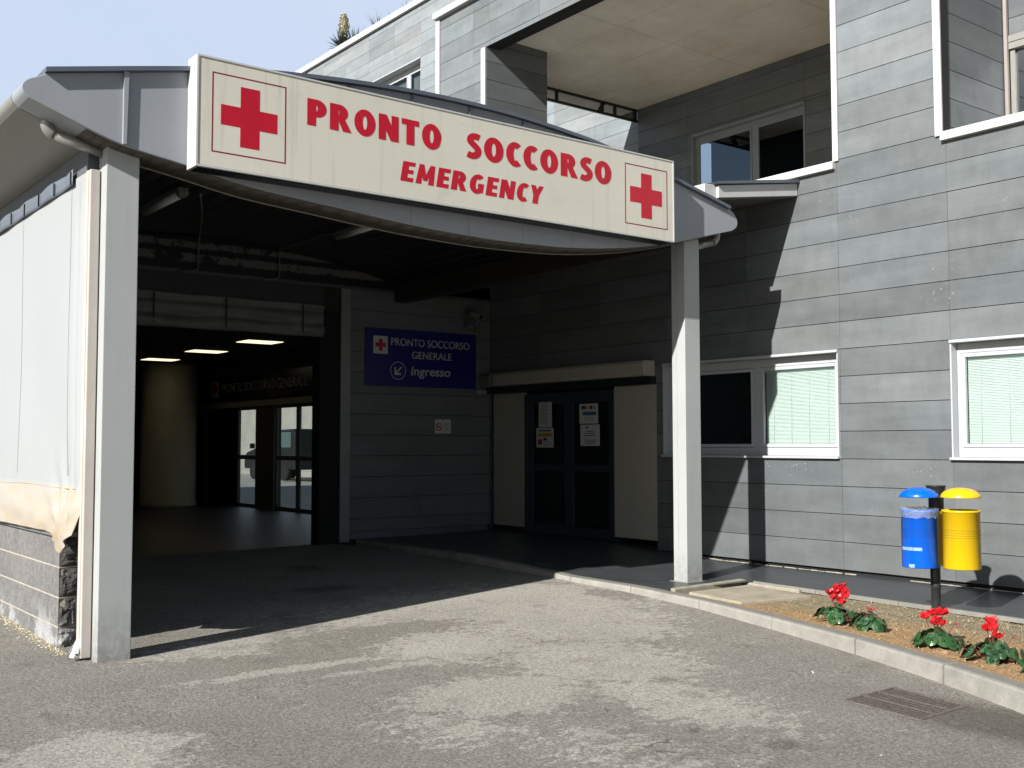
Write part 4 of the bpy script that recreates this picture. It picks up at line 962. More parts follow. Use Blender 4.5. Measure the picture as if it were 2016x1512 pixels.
# cameras
cam_m = simple('camera_housing', (150, 152, 150), .4)
def camera(cx, cy, cz, r, L, label):
    c = thing('security_camera', label, 'security camera', (cx, cy, cz), 'security cameras on the wall')
    d = Vector((.8, .35, -.38)).normalized(); p = Vector((cx, cy, cz))
    mb = MB(); mb.tube([p-d*L, p-d*L*.2, p+d*L*.25, p+d*L*.3], [r*.72, r*.85, r, r], 20); mb.build('housing', cam_m, c)
    mb = MB(); mb.tube([p+d*(L*.301), p+d*(L*.31)], r*.62, 16); mb.build('lens', M['black'], c)
    mb = MB(); mb.tube([p-d*L*.8, Vector((XB+.02, cy-.02, cz+.03))], r*.28, 8); mb.build('bracket', cam_m, c)
camera(XB+.30, 10.20, 3.58, .072, .20, 'upper and larger white bullet camera beside the corner above the blue sign')
camera(XB+.24, 10.14, 3.40, .045, .14, 'lower and smaller bullet camera hanging under the larger one')
mb = MB(); mb.tube([(XB+.06, 10.33, 3.9), (XB+.06, 10.33, 3.66), (XB+.07, 10.33, 3.5), (XB+.05, 10.30, 3.40), (XB+.05, 10.28, 3.33)], .008, 8)
mb.tube([(XB+.1, 10.10, 3.43), (XB+.08, 10.14, 3.49), (XB+.06, 10.22, 3.49), (XB+.05, 10.28, 3.38)], .008, 8)
tag(mb.build('camera_cable', simple('cable_pale', (130, 132, 130), .5)), 'thin pale cable looping beside the two security cameras', 'cable')

# ------------------------------------------------------------------ bin
bp_ = (-5.37*1.025, 8.865*1.025)
T = thing('litter_bin', 'twin litter bin with blue and yellow buckets on one pole in the flower bed', 'litter bin', (bp_[0], bp_[1], -.05))
mb = MB(); mb.lathe([(.041, -.08), (.041, .20), (.043, .201), (.043, .275), (.0, .275)], (bp_[0], bp_[1], 0), 24); po = mb.build('pole', M['pole'], T)
mb = MB(); mb.lathe([(.044, .262), (.044, .96), (.0, .96)], (bp_[0], bp_[1], 0), 24); mb.build('upper_pole', M['black'], po)
mb = MB(); mb.lathe([(.066, .84), (.066, 1.05), (.085, 1.12), (.092, 1.128), (.0, 1.125)], (bp_[0]+.01, bp_[1]+.02, 0), 24); mb.build('pole_cap', simple('grey_cap', (44, 44, 44), .5), po)
def bucket(cx, cy, z0, m, side, name, s=1.):
    r = .157*s; H = .515*s; b = MB()
    b.lathe([(.0, .012), (r-.012, .012), (r-.004, 0), (r, .006), (r, H-.02), (r+.006, H-.018), (r+.006, H), (r-.004, H), (r-.006, .03), (0, .03)], (cx, cy, z0), 56)
    ob = b.build(name, m, T)
    d = MB()   # perforation dots
    for row in range(4):
        for k in range(64):
            a = 2*math.pi*(k+.5*(row % 2))/64; zz = z0+.275*s+row*.022
            n = Vector((math.cos(a), math.sin(a), 0)); u = Vector((-n.y, n.x, 0)); c = Vector((cx, cy, zz))+n*(r+.0008)
            d.face([c+u*.0038*math.cos(q)+Vector((0, 0, .0038*math.sin(q))) for q in [j*math.pi/3 for j in range(6)]])
    d.build('perforations', simple('hole_'+name, tuple(v*.16 for v in ((0, .12, .75) if 'blue' in name else (.85, .6, .02))), .6), ob)
    l = MB(); R_ = .169*s; cz = z0+H+.115*s
    l.lathe([(0, .082), (R_*.25, .080), (R_*.55, .070), (R_*.8, .050), (R_*.95, .024), (R_, .002), (R_, -.006), (R_*.97, -.008), (R_*.93, .006), (R_*.5, .045), (0, .06)], (cx, cy, cz), 56)
    l.build(name.replace('bucket', 'lid'), m, T)
    return ob, r, H, cz
cb = (-5.384*1.025, 8.655*1.025); cy_ = (-5.075*1.025, 8.795*1.025)
ob, r, H, cz1 = bucket(cb[0], cb[1], .405, M['blue_bin'], -1, 'blue_bucket')
oy, r2, H2, cz2 = bucket(cy_[0], cy_[1], .408, M['yellow_bin'], 1, 'yellow_bucket', 1.0)
mb = MB()
for (c, m) in ((cb, 0), (cy_, 1)):
    d = Vector((c[0]-bp_[0], c[1]-bp_[1], 0)).normalized()
    for z in (.46, .84):
        a = Vector((bp_[0], bp_[1], z)); b = a+d*(.10 if z > 1 else .06); w = Vector((-d.y, d.x, 0))*.03
        mb.face([a+w, b+w, b+w+Vector((0, 0, .04)), a+w+Vector((0, 0, .04))]); mb.face([a-w, b-w, b-w+Vector((0, 0, .04)), a-w+Vector((0, 0, .04))]); mb.face([a+w+Vector((0, 0, .04)), b+w+Vector((0, 0, .04)), b-w+Vector((0, 0, .04)), a-w+Vector((0, 0, .04))])
mb.build('bracket', M['yellow_bin'], T, solid=.004)
mb = MB(); d = Vector((cy_[0]-bp_[0], cy_[1]-bp_[1], 0)).normalized(); n = Vector((-d.y, d.x, 0)); c0 = Vector((bp_[0], bp_[1], 0))+d*.065-n*.075
mb.prism([((c0-n*.045)[0], (c0-n*.045)[1]), ((c0+d*.03-n*.045)[0], (c0+d*.03-n*.045)[1]), ((c0+d*.03+n*.12)[0], (c0+d*.03+n*.12)[1]), ((c0+n*.12)[0], (c0+n*.12)[1])], 2, .41, .90)
mb.build('mounting_plate', M['yellow_bin'], T)
# liner bag
mb = MB(); rs = random.Random(5)
def bag(u, v):
    a = 2*math.pi*u; rr = .166+.005*noise.noise(Vector((math.cos(a)*4, math.sin(a)*4, v*5)))+.008*v*(1-v)
    z = .405+.515-.07+.085*v+.014*noise.noise(Vector((math.cos(a)*5, math.sin(a)*5, v*2+5)))
    return (cb[0]+rr*math.cos(a), cb[1]+rr*math.sin(a), z)
mb.grid(80, 6, bag)
def bag2(u, v):
    a = 2*math.pi*u; rr = .166-.07*v+.01*noise.noise(Vector((math.cos(a)*6, math.sin(a)*6, v*4)))
    return (cb[0]+rr*math.cos(a), cb[1]+rr*math.sin(a), .935-.05*v+.014*noise.noise(Vector((math.cos(a)*5, math.sin(a)*5, 7)))*(1-v))
mb.grid(80, 5, bag2)
mb.build('liner_bag', M['liner'], T, fix=False)
mb = MB()
def sticker(c, rad, a0, a1, z0, z1):
    n = 10
    for k in range(n):
        b0, b1 = R(a0+(a1-a0)*k/n), R(a0+(a1-a0)*(k+1)/n)
        mb.face([(c[0]+rad*math.cos(b0), c[1]+rad*math.sin(b0), z0), (c[0]+rad*math.cos(b1), c[1]+rad*math.sin(b1), z0), (c[0]+rad*math.cos(b1), c[1]+rad*math.sin(b1), z1), (c[0]+rad*math.cos(b0), c[1]+rad*math.sin(b0), z1)])
stk = simple('worn_sticker', (150, 186, 224), .5, 0, .45, 50); sticker(cb, .1585, -128, -52, .562, .590); mb.build('sticker', stk, ob)
mb = MB(); sticker(cb, .1585, -95, -76, .412, .442); mb.build('sticker', stk, ob)
mb = MB(); sticker(cy_, .1585, -3, 12, .560, .592); mb.build('sticker', simple('worn_sticker_grey', (120, 122, 110), .5, 0, .3, 60), oy)

# ------------------------------------------------------------------ drain
GR = thing('drain_grate', 'rusty iron drain grate with slanted slots set in the asphalt near the kerb', 'drain', (-4.06, 6.3, -.15))
gc = [(-4.335, 6.07), (-3.78, 6.03), (-3.785, 6.58), (-4.34, 6.62)]
def gp(u, v, dz=0):
    x = (gc[0][0]*(1-u)+gc[1][0]*u)*(1-v)+(gc[3][0]*(1-u)+gc[2][0]*u)*v; y = (gc[0][1]*(1-u)+gc[1][1]*u)*(1-v)+(gc[3][1]*(1-u)+gc[2][1]*u)*v
    sag = 0
    return (x, y, rz(x, y)+dz+sag)
mb = MB()
def bar(u0, v0, u1, v1, hw, top=.006):
    a = Vector(gp(u0, v0)); b = Vector(gp(u1, v1)); d = (b-a).normalized(); n = Vector((-d.y, d.x, 0))*hw; T_ = Vector((0, 0, top)); Bt = Vector((0, 0, .001))
    P = [a+n+Bt, b+n+Bt, b-n+Bt, a-n+Bt, a+n+T_, b+n+T_, b-n+T_, a-n+T_]; vs = [mb.bm.verts.new(p) for p in P]
    for q in ((0,1,2,3),(4,5,6,7),(0,1,5,4),(1,2,6,5),(2,3,7,6),(3,0,4,7)): mb.bm.faces.new([vs[i] for i in q])
for e in ((0, 0, 1, 0), (1, 0, 1, 1), (1, 1, 0, 1), (0, 1, 0, 0)): bar(*e, .011, .007)
fr = mb.build('grate_frame', M['iron'], GR)
mb = MB()
for v in (.36, .66): bar(.02, v, .98, v, .008)
for k in range(18):
    u = .03+.94*(k+.5)/18
    for v0, v1 in ((.02, .34), (.38, .64), (.68, .98)): bar(u-.01, v0, u+.012, v1, .0068, .006)
mb.build('grate_bars', M['iron'], GR)
mb = MB(); mb.face([gp(.01, .01, .002), gp(.99, .01, .002), gp(.99, .99, .002), gp(.01, .99, .002)]); mb.build('pit', M['gap'], GR)

# ------------------------------------------------------------------ cyclamens
def soil_z(x, y): return -.040+noise.noise(Vector((x*3, y*3, 0)))*.018+noise.noise(Vector((x*11, y*11, 3)))*.011+pz(x, y)*.4
def cyclamen(x, y, w, nleaf, flowers, seed, label, dark=.4, pale=0, elong=(1, 0)):
    rs = random.Random(seed); z = soil_z(x, y)
    c = thing('cyclamen', label, 'flower', (x, y, z), 'red cyclamens planted along the kerb')
    mb = MB(); st = MB()
    for k in range(nleaf):
        f = math.sqrt((k+.6)/nleaf); a = k*2.399+rs.uniform(-.35, .35)
        ex = 1.25
        lx = x+math.cos(a)*f*w*ex*rs.uniform(.85, 1.15); ly = y+math.sin(a)*f*w*.8; lz = z+.036+(1-f)*.10+rs.uniform(-.018, .03)
        s = rs.uniform(.038, .056); out = Vector((math.cos(a), math.sin(a), 0)); til = (.35+.75*f)*rs.uniform(.6, 1.3)+rs.uniform(-.1, .25)
        up = Vector((out.x*math.sin(til), out.y*math.sin(til), math.cos(til))); tip = (out-up*out.dot(up)).normalized(); side = up.cross(tip)
        rot = rs.uniform(-.5, .5); tip, side = tip*math.cos(rot)+side*math.sin(rot), side*math.cos(rot)-tip*math.sin(rot)
        cen = Vector((lx, ly, lz)); n = 18; rings = (0, .22, .45, .65, .82, 1.)
        vv = []; tt = rs.random(); pt = rs.random() if rs.random() < .75 else 0
        curl = rs.uniform(.1, .5)
        for ri in rings:
            row = []
            for j in range(n):
                th = 2*math.pi*j/n
                rad = 1-.42*math.exp(-((abs(th-math.pi))/.30)**2)+.16*math.exp(-(min(th, 2*math.pi-th)/.35)**2)   # heart: notch at stalk, tip
                rad *= 1+.035*math.sin(th*7+seed)
                p = cen+(tip*math.cos(th)*1.08+side*math.sin(th))*s*ri*rad-up*(s*curl*ri*ri*.7)+up*s*.10*math.cos(th*2)*ri
                row.append(p)
            vv.append(row)
        for i in range(len(rings)-1):
            for j in range(n):
                j2 = (j+1) % n
                mb.face([vv[i][j], vv[i][j2], vv[i+1][j2], vv[i+1][j]] if i else [cen, vv[1][j2], vv[1][j]] if False else [vv[i][j], vv[i+1][j], vv[i+1][j2], vv[i][j2]], True, [(rings[i], pt, tt, 1), (rings[i+1], pt, tt, 1), (rings[i+1], pt, tt, 1), (rings[i], pt, tt, 1)])
        st.tube([(x+rs.uniform(-.02, .02), y+rs.uniform(-.02, .02), z-.005), ((x+lx)/2, (y+ly)/2, (z+lz)/2+.012), tuple(cen-up*.003-tip*s*.3)], .0022, 5)
    bmesh.ops.remove_doubles(mb.bm, verts=mb.bm.verts, dist=.0002)
    mb.build('leaves', M['leaf'], c, fix=False); st.build('leaf_stalks', M['stalk'], c)
    for k in range(pale):
        mb = MB(); a = math.pi+rs.uniform(-.6, .6) if k == 0 else rs.uniform(0, 6.28); L = .06; b = Vector((x+math.cos(a)*w*1.35, y+math.sin(a)*w*.7, z+.045)); d = Vector((math.cos(a), math.sin(a), -.1)); sd = Vector((-math.sin(a), math.cos(a), .2))
        for i in range(6):
            w0, w1 = math.sin(math.pi*i/6)*.026, math.sin(math.pi*(i+1)/6)*.026; p0, p1 = b+d*L*(i/6-.5), b+d*L*((i+1)/6-.5)
            mb.face([p0-sd*w0, p0+sd*w0, p1+sd*w1, p1-sd*w1] if w0 > 1e-4 and w1 > 1e-4 else [p0-sd*w0, p1+sd*w1, p1-sd*w1] if w0 < 1e-4 else [p0-sd*w0, p0+sd*w0, p1])
        mb.build('wilting_leaf', M['leaf_pale'], c, fix=False)
    for (fx, fy, h, sc, wilt) in flowers:
        mb = MB(); b = Vector((x+fx*.3, y+fy*.3, z+.03)); top = Vector((x+fx, y+fy, z+h))
        mb.tube([b, (b+top)/2+Vector((0, 0, .01)), top+Vector((0, 0, .012)), top+Vector((.008, -.006, 0))], .0026, 6)
        fo = mb.build('flower', M['stalk'], c)
        mb = MB(); tw = rs.uniform(0, 6.28)
        for p in range(5 if not wilt else 3):
            a = tw+2*math.pi*p/5+rs.uniform(-.2, .2); o_ = Vector((math.cos(a), math.sin(a), 0)); s_ = Vector((-math.sin(a), math.cos(a), 0)); L = .056*sc*rs.uniform(.85, 1.15)
            lean = rs.uniform(.25, .8) if not wilt else 1.3; prev = None
            for i in range(7):
                t_ = i/6; wd = (.005+.024*math.sin(math.pi*min(t_*1.1, 1))**.8)*sc*(.45 if wilt else 1)
                ctr = top+o_*(.006+L*math.sin(lean)*t_)*(1)+Vector((0, 0, L*math.cos(lean)*t_-.004))+s_*.006*math.sin(t_*4+p)
                tws = .5*t_; sv = s_*math.cos(tws)+Vector((0, 0, 1))*math.sin(tws)
                row = [ctr-sv*wd, ctr+o_*.003*math.sin(t_*9), ctr+sv*wd]
                if prev:
                    for q in range(2): mb.face([prev[q], prev[q+1], row[q+1], row[q]], True)
                prev = row
        bmesh.ops.remove_doubles(mb.bm, verts=mb.bm.verts, dist=.0002)
        mb.build('petals', M['petal'], fo, fix=False)
cyclamen(-5.80, 8.02, .175, 26, [(-.07, .02, .225, 1.1, 0), (-.03, .05, .27, 1.1, 0), (.0, .02, .24, 1.1, 0), (.04, .06, .25, 1.1, 0), (.07, .03, .215, 1.05, 0), (.03, .0, .19, 1., 0), (-.03, .0, .195, 1., 0), (-.09, .06, .205, 1., 0), (.01, .07, .285, 1., 0), (.055, .0, .165, .9, 0)], 11, 'leftmost cyclamen along the kerb, with the fullest bunch of red blooms', pale=2)
cyclamen(-5.40, 7.90, .135, 20, [(-.01, .01, .17, .8, 1), (-.05, .0, .12, .7, 1), (.05, .02, .10, .7, 1), (.03, .0, .165, .8, 1)], 23, 'cyclamen with only thin wilting red flowers, second from the left along the kerb')
cyclamen(-4.66, 7.70, .165, 30, [(-.10, .0, .20, 1., 0), (-.06, .03, .23, 1., 0), (-.01, .02, .24, 1.1, 0), (.03, .03, .245, 1.1, 0), (.02, -.02, .195, 1., 0), (.12, .05, .18, .6, 1), (-.01, -.02, .17, 1., 0), (.04, .0, .17, .9, 0)], 37, 'red cyclamen directly in front of the twin bin pole', pale=1)
cyclamen(-4.10, 7.50, .180, 34, [(-.03, .02, .25, 1.2, 0), (.0, .0, .22, 1.2, 0), (-.05, .0, .21, 1.1, 0), (.03, .0, .17, 1.1, 0), (.12, .05, .18, .6, 1)], 51, 'red cyclamen right of the bin pole with silver marked leaves and one upright bloom', pale=1)
cyclamen(-3.69, 7.36, .10, 14, [(.04, .04, .12, .6, 1)], 67, 'cyclamen cut off by the right edge of the picture')
# stones
for i, (x, y, s, lb) in enumerate(((-4.36, 7.83, .035, 'tan rounded stone behind the rightmost full cyclamen'), (-4.50, 7.53, .022, 'small pale stone at the foot of the cyclamen in front of the bin pole'), (-3.80, 7.56, .038, 'pale angular stone right of the silver leaved cyclamen'), (-4.38, 7.65, .017, 'tiny white stone between the two cyclamens right of the pole'), (-5.90, 8.55, .022, 'small ochre stone in the soil behind the leftmost cyclamen'))):
    mb = MB(); bmesh.ops.create_icosphere(mb.bm, subdivisions=3, radius=1)
    for v in mb.bm.verts:
        n = 1+.25*noise.noise(v.co*1.3+Vector((i*5, 0, 0))); v.co = Vector((v.co.x*s*1.3*n, v.co.y*s*n, v.co.z*s*.75*n))+Vector((x, y, soil_z(x, y)+s*.4))
    for f in mb.bm.faces: f.smooth = True
    tag(mb.build('stone', M['stone']), lb, 'stone', 'loose stones in the flower bed')
# straw / clods
mb = MB(); rs = random.Random(9)
for k in range(5200):
    x = rs.uniform(-6.9, .3); y0, y1 = kerb_y(x)+.13, pave_front(x)-.02; v = rs.random()**.55
    if x < -5.9 and rs.random() < .7: continue
    y = y0+(y1-y0)*v; z = soil_z(x, y)+rs.uniform(.002, .016); a = rs.uniform(0, 6.28); L = rs.uniform(.012, .05); w = rs.uniform(.0012, .0032); t_ = rs.random(); mb.t = (t_, t_, t_, 1)
    d = Vector((math.cos(a), math.sin(a), rs.uniform(-.25, .45))); n = Vector((-math.sin(a), math.cos(a), 0)); p = Vector((x, y, z)); bend = Vector((0, 0, rs.uniform(-.004, .008)))
    mb.face([p-n*w, p+n*w, p+d*L*.5+bend+n*w, p+d*L*.5+bend-n*w]); mb.face([p+d*L*.5+bend-n*w, p+d*L*.5+bend+n*w, p+d*L+n*w*.3, p+d*L-n*w*.3])
tag(mb.build('dry_straw', M['straw'], fix=False), 'dry straw litter strewn over the soil of the flower bed', 'straw', kind='stuff')
mb = MB()
for k in range(1500):
    x = rs.uniform(-6.7, .2); y0, y1 = kerb_y(x)+.13, pave_front(x)-.02; y = y0+(y1-y0)*rs.random(); s = rs.uniform(.003, .012); z = soil_z(x, y)+.004; a = rs.uniform(0, 3)
    pts = [Vector((math.cos(a+q*2.09)*s, math.sin(a+q*2.09)*s, -s*.3)) for q in range(3)]+[Vector((rs.uniform(-.3, .3)*s, 0, s*.9))]
    pts = [p+Vector((x, y, z)) for p in pts]
    for q in ((0, 1, 3), (1, 2, 3), (2, 0, 3)): mb.face([pts[i] for i in q])
tag(mb.build('soil_crumbs', M['soil'], fix=False), 'crumbs of brown soil scattered over the flower bed', 'soil', kind='stuff')
mb = MB()
for k in range(900):
    x = rs.choice((rs.uniform(-4.6, .2), rs.uniform(-6.4, -5.6))); y1 = pave_front(x)-.05; y = rs.uniform(max(kerb_y(x)+.3, y1-1.1), y1)
    if noise.noise(Vector((x*2.2, y*2.2, 6))) < .08: continue
    z = soil_z(x, y); t_ = rs.random(); mb.t = (t_, t_, t_, 1); a = rs.uniform(0, 6.28); h = rs.uniform(.008, .025); d = Vector((math.cos(a)*h*.6, math.sin(a)*h*.6, h)); n = Vector((-math.sin(a), math.cos(a), 0))*.0014; p = Vector((x, y, z))
    mb.face([p-n, p+n, p+d])
tag(mb.build('weeds', M['grass'], fix=False), 'sparse short green weeds in the back of the flower bed', 'weeds', kind='stuff')
# grit on the asphalt
mb = MB()
for k in range(2600):
    x = rs.uniform(-9.5, -1.5); y = rs.uniform(.8, 8.0)
    if y > kerb_y(x)-.02: continue
    s = rs.uniform(.0015, .0045)*(2.2 if rs.random() < .03 else 1); z = rz(x, y)+.0005; a = rs.uniform(0, 3); t_ = rs.random(); mb.t = (t_, t_, t_, 1)
    pts = [Vector((x+math.cos(a+q*2.09)*s, y+math.sin(a+q*2.09)*s, z)) for q in range(3)]+[Vector((x, y, z+s*.9))]
    for q in ((0, 1, 3), (1, 2, 3), (2, 0, 3)): mb.face([pts[i] for i in q])
t = NT('grit'); t.col(t.mix(t.attr('tone'), (.10, .085, .07, 1), (.55, .52, .46, 1))).set(Roughness=.9)
tag(mb.build('grit', t.m, fix=False), 'loose grit scattered over the asphalt', 'grit', kind='stuff')
# debris at foot of block wall
mb = MB()
for k in range(900):
    x = rs.uniform(-12.5, -8.7); y = 2.43-abs(rs.gauss(0, .05)); s = rs.uniform(.003, .011); z = rz(x, y); a = rs.uniform(0, 3); t_ = rs.random(); mb.t = (t_, t_, t_, 1)
    pts = [Vector((x+math.cos(a+q*2.09)*s, y+math.sin(a+q*2.09)*s, z)) for q in range(3)]+[Vector((x, y, z+s*.7))]
    for q in ((0, 1, 3), (1, 2, 3), (2, 0, 3)): mb.face([pts[i] for i in q])
tag(mb.build('wall_debris', M['straw'], fix=False), 'dry leaf and mortar debris along the foot of the block wall', 'debris', kind='stuff')
# leaves / twigs on the asphalt
for i, (x, y, lb) in enumerate(((-6.62, 3.02, 'curled dark leaf on the asphalt left of centre'), (-5.05, 4.62, 'small dark scrap on the asphalt right of centre'), (-4.95, 6.55, 'tiny white paper scrap on the asphalt by the kerb'))):
    mb = MB(); z = rz(x, y)+.003; s = .022 if i < 2 else .014
    mb.grid(6, 3, lambda u, v: (x+(u-.5)*s*2, y+(v-.5)*s*.8*math.sin(math.pi*(.1+.8*u)), z+.008*math.sin(u*5)+.004*v))
    tag(mb.build('scrap', (M['iron'], M['iron'], M['paper'])[i], fix=False, solid=.001), lb, 'litter')

# ------------------------------------------------------------------ roof plants
Y = thing('yucca', 'spiky yucca with a tall cream flower spike on the roof edge', 'plant', (-29.25, 16.2, 13.3))
rs = random.Random(4); mb = MB()
for k in range(110):
    a = rs.uniform(0, 6.28); el = rs.uniform(.15, 1.35); L = rs.uniform(.45, .75); d = Vector((math.cos(a)*math.cos(el), math.sin(a)*math.cos(el), math.sin(el))); n = d.cross(Vector((0, 0, 1))).normalized()*.026; p = Vector((-29.15, 15.9, 13.66)); g = Vector((0, 0, -.06*math.cos(el)))
    mb.face([p-n*.6, p+n*.6, p+d*L*.5+n, p+d*L*.5-n]); mb.face([p+d*L*.5-n, p+d*L*.5+n, p+d*L+g])
mb.build('leaves', M['yucca'], Y, fix=False)
mb = MB(); mb.tube([(-29.15, 15.9, 13.6), (-29.13, 15.9, 14.0)], .025, 8); mb.build('stalk', M['yucca'], Y)
mb = MB(); mb.tube([(-29.13, 15.9, 13.98), (-29.12, 15.9, 14.1), (-29.11, 15.9, 14.4), (-29.11, 15.9, 14.68), (-29.11, 15.9, 14.78)], [.04, .09, .10, .07, .02], 10)
for k in range(420):
    t_ = rs.random(); a = rs.uniform(0, 6.28); rr = .165*math.sin(math.pi*(.14+.80*t_))**.7*rs.uniform(.7, 1.05); c = Vector((-29.11+rr*math.cos(a), 15.9+rr*math.sin(a), 14.0+.80*t_)); s_r = rs.uniform(.03, .05)
    u = Vector((rs.uniform(-1, 1), rs.uniform(-1, 1), rs.uniform(-1, 1))).normalized(); v = u.cross(Vector((0, .3, 1))).normalized()
    mb.face([c-u*s_r, c-v*s_r*.6, c+u*s_r, c+v*s_r*.6])
mb.build('blossom', M['yucca_flower'], Y, fix=False)
for i, (x, h, n, lb) in enumerate(((-28.35, .62, 26, 'grey-green tuft right beside the yucca on the roof edge'), (-27.0, .55, 16, 'upright spiky tuft farther right of the yucca on the roof edge'), (-26.2, .38, 6, 'tiny pale sprig on the roof edge right of the spiky tuft'), (-25.3, .36, 5, 'rightmost pale sprig on the roof edge'), (-30.9, .30, 9, 'low leftmost sprig on the roof edge left of the yucca'))):
    mb = MB()
    for k in range(n):
        a = rs.uniform(0, 6.28); el = rs.uniform(.8, 1.5); L = h*rs.uniform(.6, 1.2); d = Vector((math.cos(a)*math.cos(el), math.sin(a)*math.cos(el), math.sin(el))); q = d.cross(Vector((0, 0, 1))).normalized()*.022; p = Vector((x+rs.uniform(-.15, .15), 15.85, 13.62))
        mb.face([p-q, p+q, p+d*L])
    tag(mb.build('roof_tuft', M['yucca'], fix=False), lb, 'plant', 'tufts of grass on the roof edge')

# ------------------------------------------------------------------ seen through the passage doors: sunlit court wall and parked van
mb = MB(); mb.box((-75, 24, 0), (-38, 24.4, 4.2)); mb.box((-75, 23.93, 1.0), (-38, 23.998, 1.06)); mb.box((-75, 23.4, 0), (-38, 23.9, .25))
tag(mb.build('court_wall', M['court']), 'sunlit pale concrete wall seen through the glass doors at the end of the passage', 'wall')
V = thing('parked_van', 'dark parked van seen through the right glass doors of the passage', 'van', (-42, 20.2, .0))
vx, vy, vz = -44.5, 19.6, .06
side = [(0, .45), (0, .95), (.25, 1.15), (1.05, 1.30), (1.75, 2.02), (4.7, 2.10), (4.85, 1.9), (4.85, .45)]
mb = MB(); mb.prism([(vx+a, vz+b) for a, b in side], 1, vy, vy+1.85); mb.build('body', M['car'], V, bevel=.05)
mb = MB()
for wx in (.95, 3.85):
    for wy in (vy-.01, vy+1.65): mb.tube([(vx+wx, wy, vz+.34), (vx+wx, wy+.22, vz+.34)], .34, 24)
mb.build('wheel', M['tyre'], V)
mb = MB(); mb.prism([(vx+1.25, vz+1.35), (vx+1.85, vz+1.95), (vx+2.6, vz+1.97), (vx+2.6, vz+1.35)], 1, vy-.006, vy-.002); mb.prism([(vx+2.7, vz+1.35), (vx+2.7, vz+1.97), (vx+4.5, vz+1.97), (vx+4.5, vz+1.35)], 1, vy-.006, vy-.002); mb.build('side_window', simple('van_glass', (90, 110, 108), .1), V)
mb = MB(); mb.box((vx+1.0, vy-.22, vz+1.30), (vx+1.15, vy-.02, vz+1.52)); mb.build('wing_mirror', M['black'], V, bevel=.03)

# ------------------------------------------------------------------ world, sun, camera
w = bpy.data.worlds.new('World'); sc.world = w; w.use_nodes = True
nt = w.node_tree; bg = nt.nodes['Background']; sky = nt.nodes.new('ShaderNodeTexSky'); sky.sky_type = 'NISHITA'; sky.sun_disc = False
sd = Vector((.28, -1, .59)).normalized()
sky.sun_elevation = math.asin(sd.z); sky.sun_rotation = math.atan2(sd.x, sd.y); sky.dust_density = .8; sky.air_density = 1.; sky.ozone_density = 1.; sky.altitude = 100
SKY = .048
def N(t): return nt.nodes.new(t)
tcw = N('ShaderNodeTexCoord'); dp = N('ShaderNodeVectorMath'); dp.operation = 'DOT_PRODUCT'; nt.links.new(tcw.outputs['Generated'], dp.inputs[0]); dp.inputs[1].default_value = Vector((-.93, .30, .33)).normalized()
mrg = N('ShaderNodeMapRange'); mrg.interpolation_type = 'SMOOTHSTEP'; mrg.inputs[1].default_value = .55; mrg.inputs[2].default_value = .93; nt.links.new(dp.outputs['Value'], mrg.inputs[0])
cn = N('ShaderNodeTexNoise'); cn.inputs['Scale'].default_value = 2.2; cn.inputs['Detail'].default_value = 6; nt.links.new(tcw.outputs['Generated'], cn.inputs['Vector'])
cr = N('ShaderNodeMix'); cr.data_type = 'RGBA'; nt.links.new(cn.outputs['Fac'], cr.inputs[0]); cr.inputs[6].default_value = (.275, .345, .475, 1); cr.inputs[7].default_value = (.38, .42, .487, 1)
sm = N('ShaderNodeMix'); sm.data_type = 'RGBA'; sm.blend_type = 'MULTIPLY'; sm.inputs[0].default_value = 1; nt.links.new(sky.outputs[0], sm.inputs[6]); sm.inputs[7].default_value = (SKY, SKY, SKY, 1)
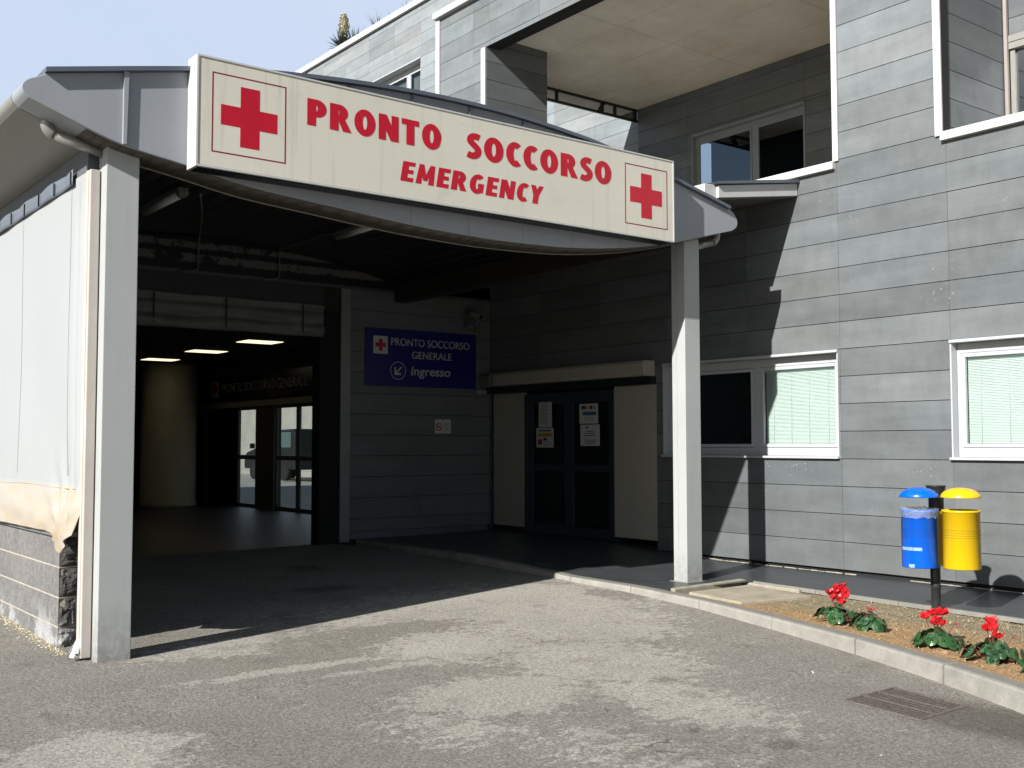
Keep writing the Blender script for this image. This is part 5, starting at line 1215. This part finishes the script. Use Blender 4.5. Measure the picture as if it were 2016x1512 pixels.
fm = N('ShaderNodeMix'); fm.data_type = 'RGBA'; nt.links.new(mrg.outputs[0], fm.inputs[0]); nt.links.new(sm.outputs[2], fm.inputs[6]); nt.links.new(cr.outputs[2], fm.inputs[7])
nt.links.new(fm.outputs[2], bg.inputs[0]); bg.inputs[1].default_value = 1.0
su = bpy.data.lights.new('sun', 'SUN'); su.energy = 5.0; su.angle = R(.53); su.color = (1, .97, .925)
so = bpy.data.objects.new('sun', su); COL.objects.link(so); so.rotation_euler = (-sd).to_track_quat('-Z', 'Y').to_euler(); so.location = (5, -20, 15)
cam = bpy.data.cameras.new('camera'); co = bpy.data.objects.new('camera', cam); COL.objects.link(co)
yaw, pit, rol = R(142.378421), R(3.22012952), R(-.0568479278)
f = Vector((math.cos(yaw)*math.cos(pit), math.sin(yaw)*math.cos(pit), math.sin(pit))); r = Vector((math.sin(yaw), -math.cos(yaw), 0)); u = r.cross(f)
r2 = r*math.cos(rol)+u*math.sin(rol); u2 = -r*math.sin(rol)+u*math.cos(rol)
m = Matrix((r2, u2, -f)).transposed().to_4x4(); m.translation = Vector((0, 0, 1.5)); co.matrix_world = m
cam.sensor_width = 36; cam.lens = 36*2133.773/2016; cam.clip_start = .05; cam.clip_end = 1500
sc.camera = co
K = .60      # base colours brought down to real-world albedo; the exposure below compensates
for mt in bpy.data.materials:
    if not mt.use_nodes or mt.name in ('concrete_soffit', 'lit_light_panel', 'tube_cover'): continue
    b = mt.node_tree.nodes.get('Principled BSDF')
    if not b: continue
    ip = b.inputs['Base Color']
    if ip.is_linked:
        src = ip.links[0].from_socket; mx = mt.node_tree.nodes.new('ShaderNodeMix'); mx.data_type = 'RGBA'; mx.blend_type = 'MULTIPLY'; mx.inputs[0].default_value = 1
        mt.node_tree.links.new(src, mx.inputs[6]); mx.inputs[7].default_value = (K, K, K, 1); mt.node_tree.links.new(mx.outputs[2], ip)
    else:
        v = ip.default_value; ip.default_value = (v[0]*K, v[1]*K, v[2]*K, 1)
sc.render.engine = 'CYCLES'
sc.view_settings.view_transform = 'Standard'; sc.view_settings.look = 'None'; sc.view_settings.gamma = 1; sc.view_settings.exposure = .92
